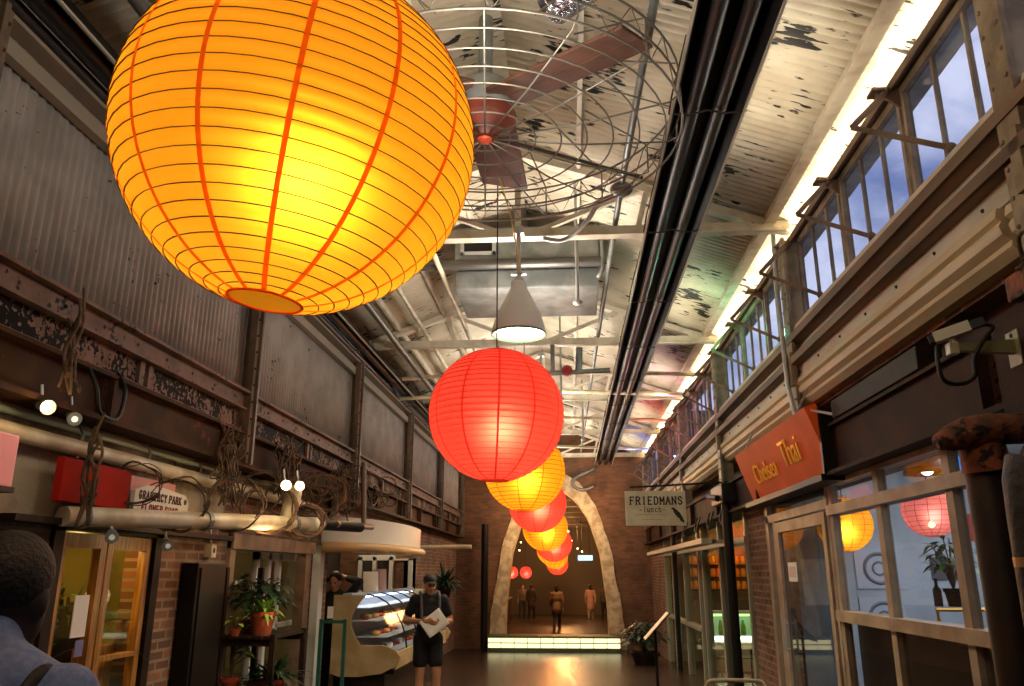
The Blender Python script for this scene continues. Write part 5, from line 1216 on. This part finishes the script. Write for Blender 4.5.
# ------------------------------------------------------------------ near right: security camera, rusty elbow, columns
r = empty('security_camera', (1.8, 3.6, 2.66), 'beige security camera on a wall bracket above the shop windows', 'camera')
CAMB = mat('camera_beige', '#b9ad92', .4)
d = (Vector((1.60, 3.62, 2.735))-Vector((1.80, 3.5, 2.80))).normalized()
b = MB(); b.bar((1.66, 3.60, 2.72), (1.79, 3.53, 2.755), .048, .048); hs_ = b.build('housing', CAMB, r)
b = MB(); b.bar((1.79, 3.53, 2.755), (1.84, 3.503, 2.768), .036, .036); b.build('rear_connector', BLACK, hs_)
b = MB(); b.bar((1.64, 3.61, 2.714), (1.66, 3.60, 2.72), .035, .035); b.build('lens', BLACK, hs_)
b = MB(); b.cyl((1.725, 3.57, 2.72), (1.725, 3.57, 2.67), .014, seg=10); b.ball((1.725, 3.57, 2.68), .022, u=10, v=8); b.box(1.70, 1.74, 3.55, 3.6, 2.635, 2.69, bev=.006); b.build('swivel', CAMB, r)
b = MB(); b.prism([(0, .03), (.28, .045), (.28, -.02), (0, 0)], lambda a, c: (1.72+a, 3.56, 2.655+c), lambda a, c: (1.72+a, 3.6, 2.655+c)); b.box(1.985, 2.0, 3.53, 3.63, 2.58, 2.74, bev=.004); b.build('wall_bracket', mat('bracket_olive', '#8d8a62', .45), r)
b = MB(); b.cyl((1.983, 3.58, 2.72), (1.98, 3.58, 2.72), .01); b.tube(spline([(1.82, 3.515, 2.76), (1.87, 3.5, 2.74), (1.83, 3.5, 2.69), (1.77, 3.5, 2.6), (1.76, 3.5, 2.52), (1.70, 3.5, 2.485), (1.63, 3.5, 2.50), (1.615, 3.5, 2.58), (1.63, 3.52, 2.66)]), .0095, 8); b.build('cable', BLACK, r, smooth=True)
r = empty('riveted_column', (2.1, 3.45, 1.7), 'dark riveted steel column behind the rusty pipe elbow', 'column')
b = MB(); b.box(1.99, 2.2, 3.25, 3.75, 2.3, 2.84); b.build('web_plate', DKGIRDER, r)
b = MB()
for z in (2.38, 2.46, 2.54, 2.62, 2.7):
    for x in (2.02, 2.10): b.ball((x, 3.248, z), .018, u=8, v=5)
b.build('rivets', BLACK, r)
r = empty('rusty_pipe', (1.75, 3.55, 0), 'dark vertical standpipe with a rusty iron elbow near the right edge', 'pipe')
b = MB(); b.cyl((1.79, 3.6, 0), (1.79, 3.6, 2.22), .083, seg=20); b.build('standpipe', mat('standpipe_black', '#1f1611', .5, col2='#2c1e15', scale=6), r, smooth=40)
b = MB(); b.tube([(1.575, 3.5, 2.235), (1.62, 3.51, 2.25), (1.70, 3.52, 2.275), (1.80, 3.52, 2.29), (2.05, 3.5, 2.29)], [.035, .055, .07, .068, .065], 14); b.cyl((1.79, 3.58, 2.12), (1.77, 3.57, 2.28), .10, .085, seg=18); b.tube([(1.555, 3.5, 2.23), (1.58, 3.5, 2.237)], [.03, .04], 10); b.build('elbow', RUST, r, smooth=45)
r = empty('lagged_pipe', (1.68, 3.1, 0), 'black lagged pipe with metal bands at the right edge', 'pipe')
b = MB(); b.tube(spline([(1.72, 3.15, 0), (1.72, 3.15, 1.9), (1.76, 3.15, 2.02), (1.82, 3.15, 2.12), (2.05, 3.15, 2.16)], 5), .095, 18); b.build('lagging', mat('lagging_black', '#1a1512', .55, bump=.4, bscale=25), r, smooth=40)
for z in (1.45, 1.72, 1.92):
    b = MB(); b.cyl((1.72 if z < 1.9 else 1.735, 3.15, z), (1.72 if z < 1.9 else 1.75, 3.15, z+.035), .099, seg=20); b.build('metal_band', mat('band_brass', '#9c7a52', .35, metal=.6), r, smooth=40)
b = MB(); b.tube(spline([(2.0, 3.3, 2.88), (1.9, 3.2, 2.98), (2.05, 3.1, 3.02), (1.95, 3.3, 3.1), (2.02, 3.45, 3.02), (1.93, 3.35, 2.95)]), .01, 6); tag(b.build('rope_knot', VINE, smooth=True), 'scrap of rope tied round the nearest wall column', 'rope')
pipe('grey_conduit', [(2.0, 7.25, 4.9), (1.97, 7.2, 4.3), (1.97, 7.15, 3.3), (1.95, 6.9, 2.95), (1.98, 6.6, 2.85)], .022, LGREY, 'pale conduit running down the column behind the orange sign', 'conduit')
# ------------------------------------------------------------------ lit step and hall
r = empty('lit_threshold', (-.42, 22.2, -.35), 'low glowing double-row glass block step across the arch foot', 'step')
b = MB(); b.box(-2.2, 1.26, 22.02, 22.9, -.4, .12); b.build('body', mat('step_green', '#4d5a3c', .5), r)
for z0, z1 in ((-.16, -.055), (-.03, .075)):
    for i in range(10):
        b = MB(); b.box(-2.18+.342*i, -2.18+.342*i+.325, 22.0, 22.02, z0, z1); b.build('glass_block', emit('step_glow', '#fff0b4', 1.7), r)
for i, (x, y, z, lab) in enumerate([(-2.55, 36, 1.72, 'left small red lantern in the hall beyond the arch'), (-1.95, 36, 1.72, 'right small red lantern in the hall beyond the arch')]):
    lantern((x, y, z), .26, RDP, WIRER, RSEAM, lab, emit('small_red_bulb', '#ffd0b0', 150), 'small red lanterns in the hall', rings=8, wire_r=.003, cord_to=4.5, seams=8)
r = empty('hall_screen', (.7, 40.05, 2.28), 'bright pale blue screen hanging far down the hall', 'screen')
b = MB(); b.box(.35, 1.05, 40, 40.1, 2.28, 2.52, bev=.01); b.build('display', emit('hall_blue', '#9fd0e8', 2.5), r)
for x in (.5, .9):
    b = MB(); b.cyl((x, 40.05, 2.52), (x, 40.05, 4.5), .015, seg=6); b.build('hanging_rod', BLACK, r)
random.seed(41)
for i in range(14):
    b = MB(); x, y, z = random.uniform(-3.4, 2.6), random.uniform(26, 46), random.uniform(2.6, 3.6)
    r = empty('hall_lamp', (x, y, z), 'tiny warm pendant bulb among those in the hall beyond the arch', 'lamp', 'tiny warm bulbs in the hall')
    b.ball((x, y, z), .035, u=8, v=6); b.build('bulb', emit('tiny_bulb', '#ffd79a', 12), r); b = MB(); b.cyl((x, y, z+.05), (x, y, 4.5), .008, seg=5); b.build('cord', BLACK, r)
for y in (26, 32, 38, 44): light('POINT', (-.4, y, 3.6), 520, '#ffb870', size=.2)
# hall market stalls along both sides
for i, (x, y, lab) in enumerate([(-3.2, 29, 'left'), (-3.2, 37, 'left far'), (2.4, 31, 'right'), (2.4, 38, 'right far')]):
    r = empty('market_stall', (x, y, -.35), ['dark stall on the left side of the hall, nearest the arch', 'dark stall on the left side of the hall, farther in', 'dark stall on the right side of the hall, nearest the arch', 'dark stall on the right side of the hall, farther in'][i], 'stall')
    b = MB(); b.box(x-.45, x+.45, y-1.3, y+1.3, -.35, .6, bev=.02); b.build('counter', DKWOOD, r)
    b = MB(); b.box(x-.5, x+.5, y-1.35, y+1.35, .6, .65); b.build('worktop', mat('stall_top', '#7a6a55', .4), r)
    for q in (-1.25, 1.25):
        b = MB(); b.box(x-.4, x-.34, y+q-.03, y+q+.03, .65, 2.2); b.build('post', DKWOOD, r)
    b = MB(); b.box(x-.5, x+.5, y-1.4, y+1.4, 2.2, 2.3); b.build('canopy_board', DKWOOD, r)
EAVE, LWASH, RWASH, LLOW = 15, 45, 12, 5
# ------------------------------------------------------------------ lamps' light and added fill
# eave uplights above the clerestory shelf
for y in [Y0+1.6+3.75*i for i in range(7)]:
    light('AREA', (2.165, y, 4.735), EAVE, '#fff2d4', (PI, R(-4), 0), .10, 3.7, spread=R(95))
# area lights added over the left wall ledge to brighten the roof, no fixtures
for y in [3, 9, 15, 20.5]:
    light('AREA', (-2.95, y, 4.68), LWASH, '#fff0dc', (PI, R(-25), 0), .08, 4)
# area lights without fixtures, added to brighten the window-side roof slope
for y in (1, 5.0, 9.9, 13.8, 17.5, 21): light('AREA', (1.6, y, 4.5), RWASH, '#fff0d8', (R(180), R(-30), 0), .12, 1.6)
# warm point lights low along the left side
for y in (8.6, 15.5): light('POINT', (-2.2, y, 2.55), LLOW, '#ffb766', size=.05)
light('POINT', (-4.0, 5.5, 2.5), 60, '#ffc25e', size=.1); light('POINT', (-4.2, 9.2, 2.4), 16, '#ffe0b0', size=.1)
light('POINT', (-4.2, 13.6, 2.4), 35, '#ffd9a0', size=.1); light('POINT', (-4.0, 16.2, 2.5), 14, '#ffe8c8', size=.1)
light('AREA', (4.2, 6.5, 2.95), 140, '#dfe9ff', (0, 0, 0), 2.5, 4.5)
light('AREA', (4.2, 16, 2.95), 60, '#ffdca8', (0, 0, 0), 2, 5)
light('POINT', (4.0, 18.9, 2.6), 30, '#ffc070', size=.1)
light('SPOT', (-.4, 21.5, 3.2), 120, '#ffcf90', (R(62), 0, 0), .2, spot=R(120), blend=.8)
# coloured strip lights beside the far clerestory windows
for y, c, p_ in [(9.3, '#4fae8a', 22), (13.5, '#b05a9a', 22), (16.5, '#c8484c', 22), (20, '#3a5fd0', 26)]: light('POINT', (1.75, y, 4.45), p_, c, size=.05)

for y, p_ in [(.3, 34), (3.5, 38), (8.1, 60), (13, 60), (17, 60), (20.8, 60)]: light('POINT', (-.4, y, 3.95), p_, '#fff4e4', size=.35); light('AREA', (-.4, y, 4.0), p_*1.0, '#fff6ea', (PI, 0, 0), .5, 1.2)  # invisible fill added down the passage for roof and upper walls
light('POINT', (-2.5, 6.6, 2.0), 7, '#ffd090', size=.1); light('POINT', (-3.3, 11.6, 2.0), 5, '#ffd8a0', size=.1)  # added fill for the shelf plants and the man behind the counter
light('POINT', (-1.4, 22.0, 3.4), 35, '#ffc890', size=.2); light('POINT', (.7, 22.0, 3.6), 35, '#ffc890', size=.2)  # added fill to lift the arch wall, no lamps there
light('POINT', (4.0, 6.8, 2.1), 45, '#e4ecff', size=.2); light('POINT', (-3.5, 5.62, 1.93), 9, '#ffd070', size=.06)  # added fill for the shop ceiling and end wall, and inside the flower shop door
light('POINT', (-2.3, 7.1, 1.5), 4, '#ffd8a8', size=.1)  # extra fill added to brighten the plant stand
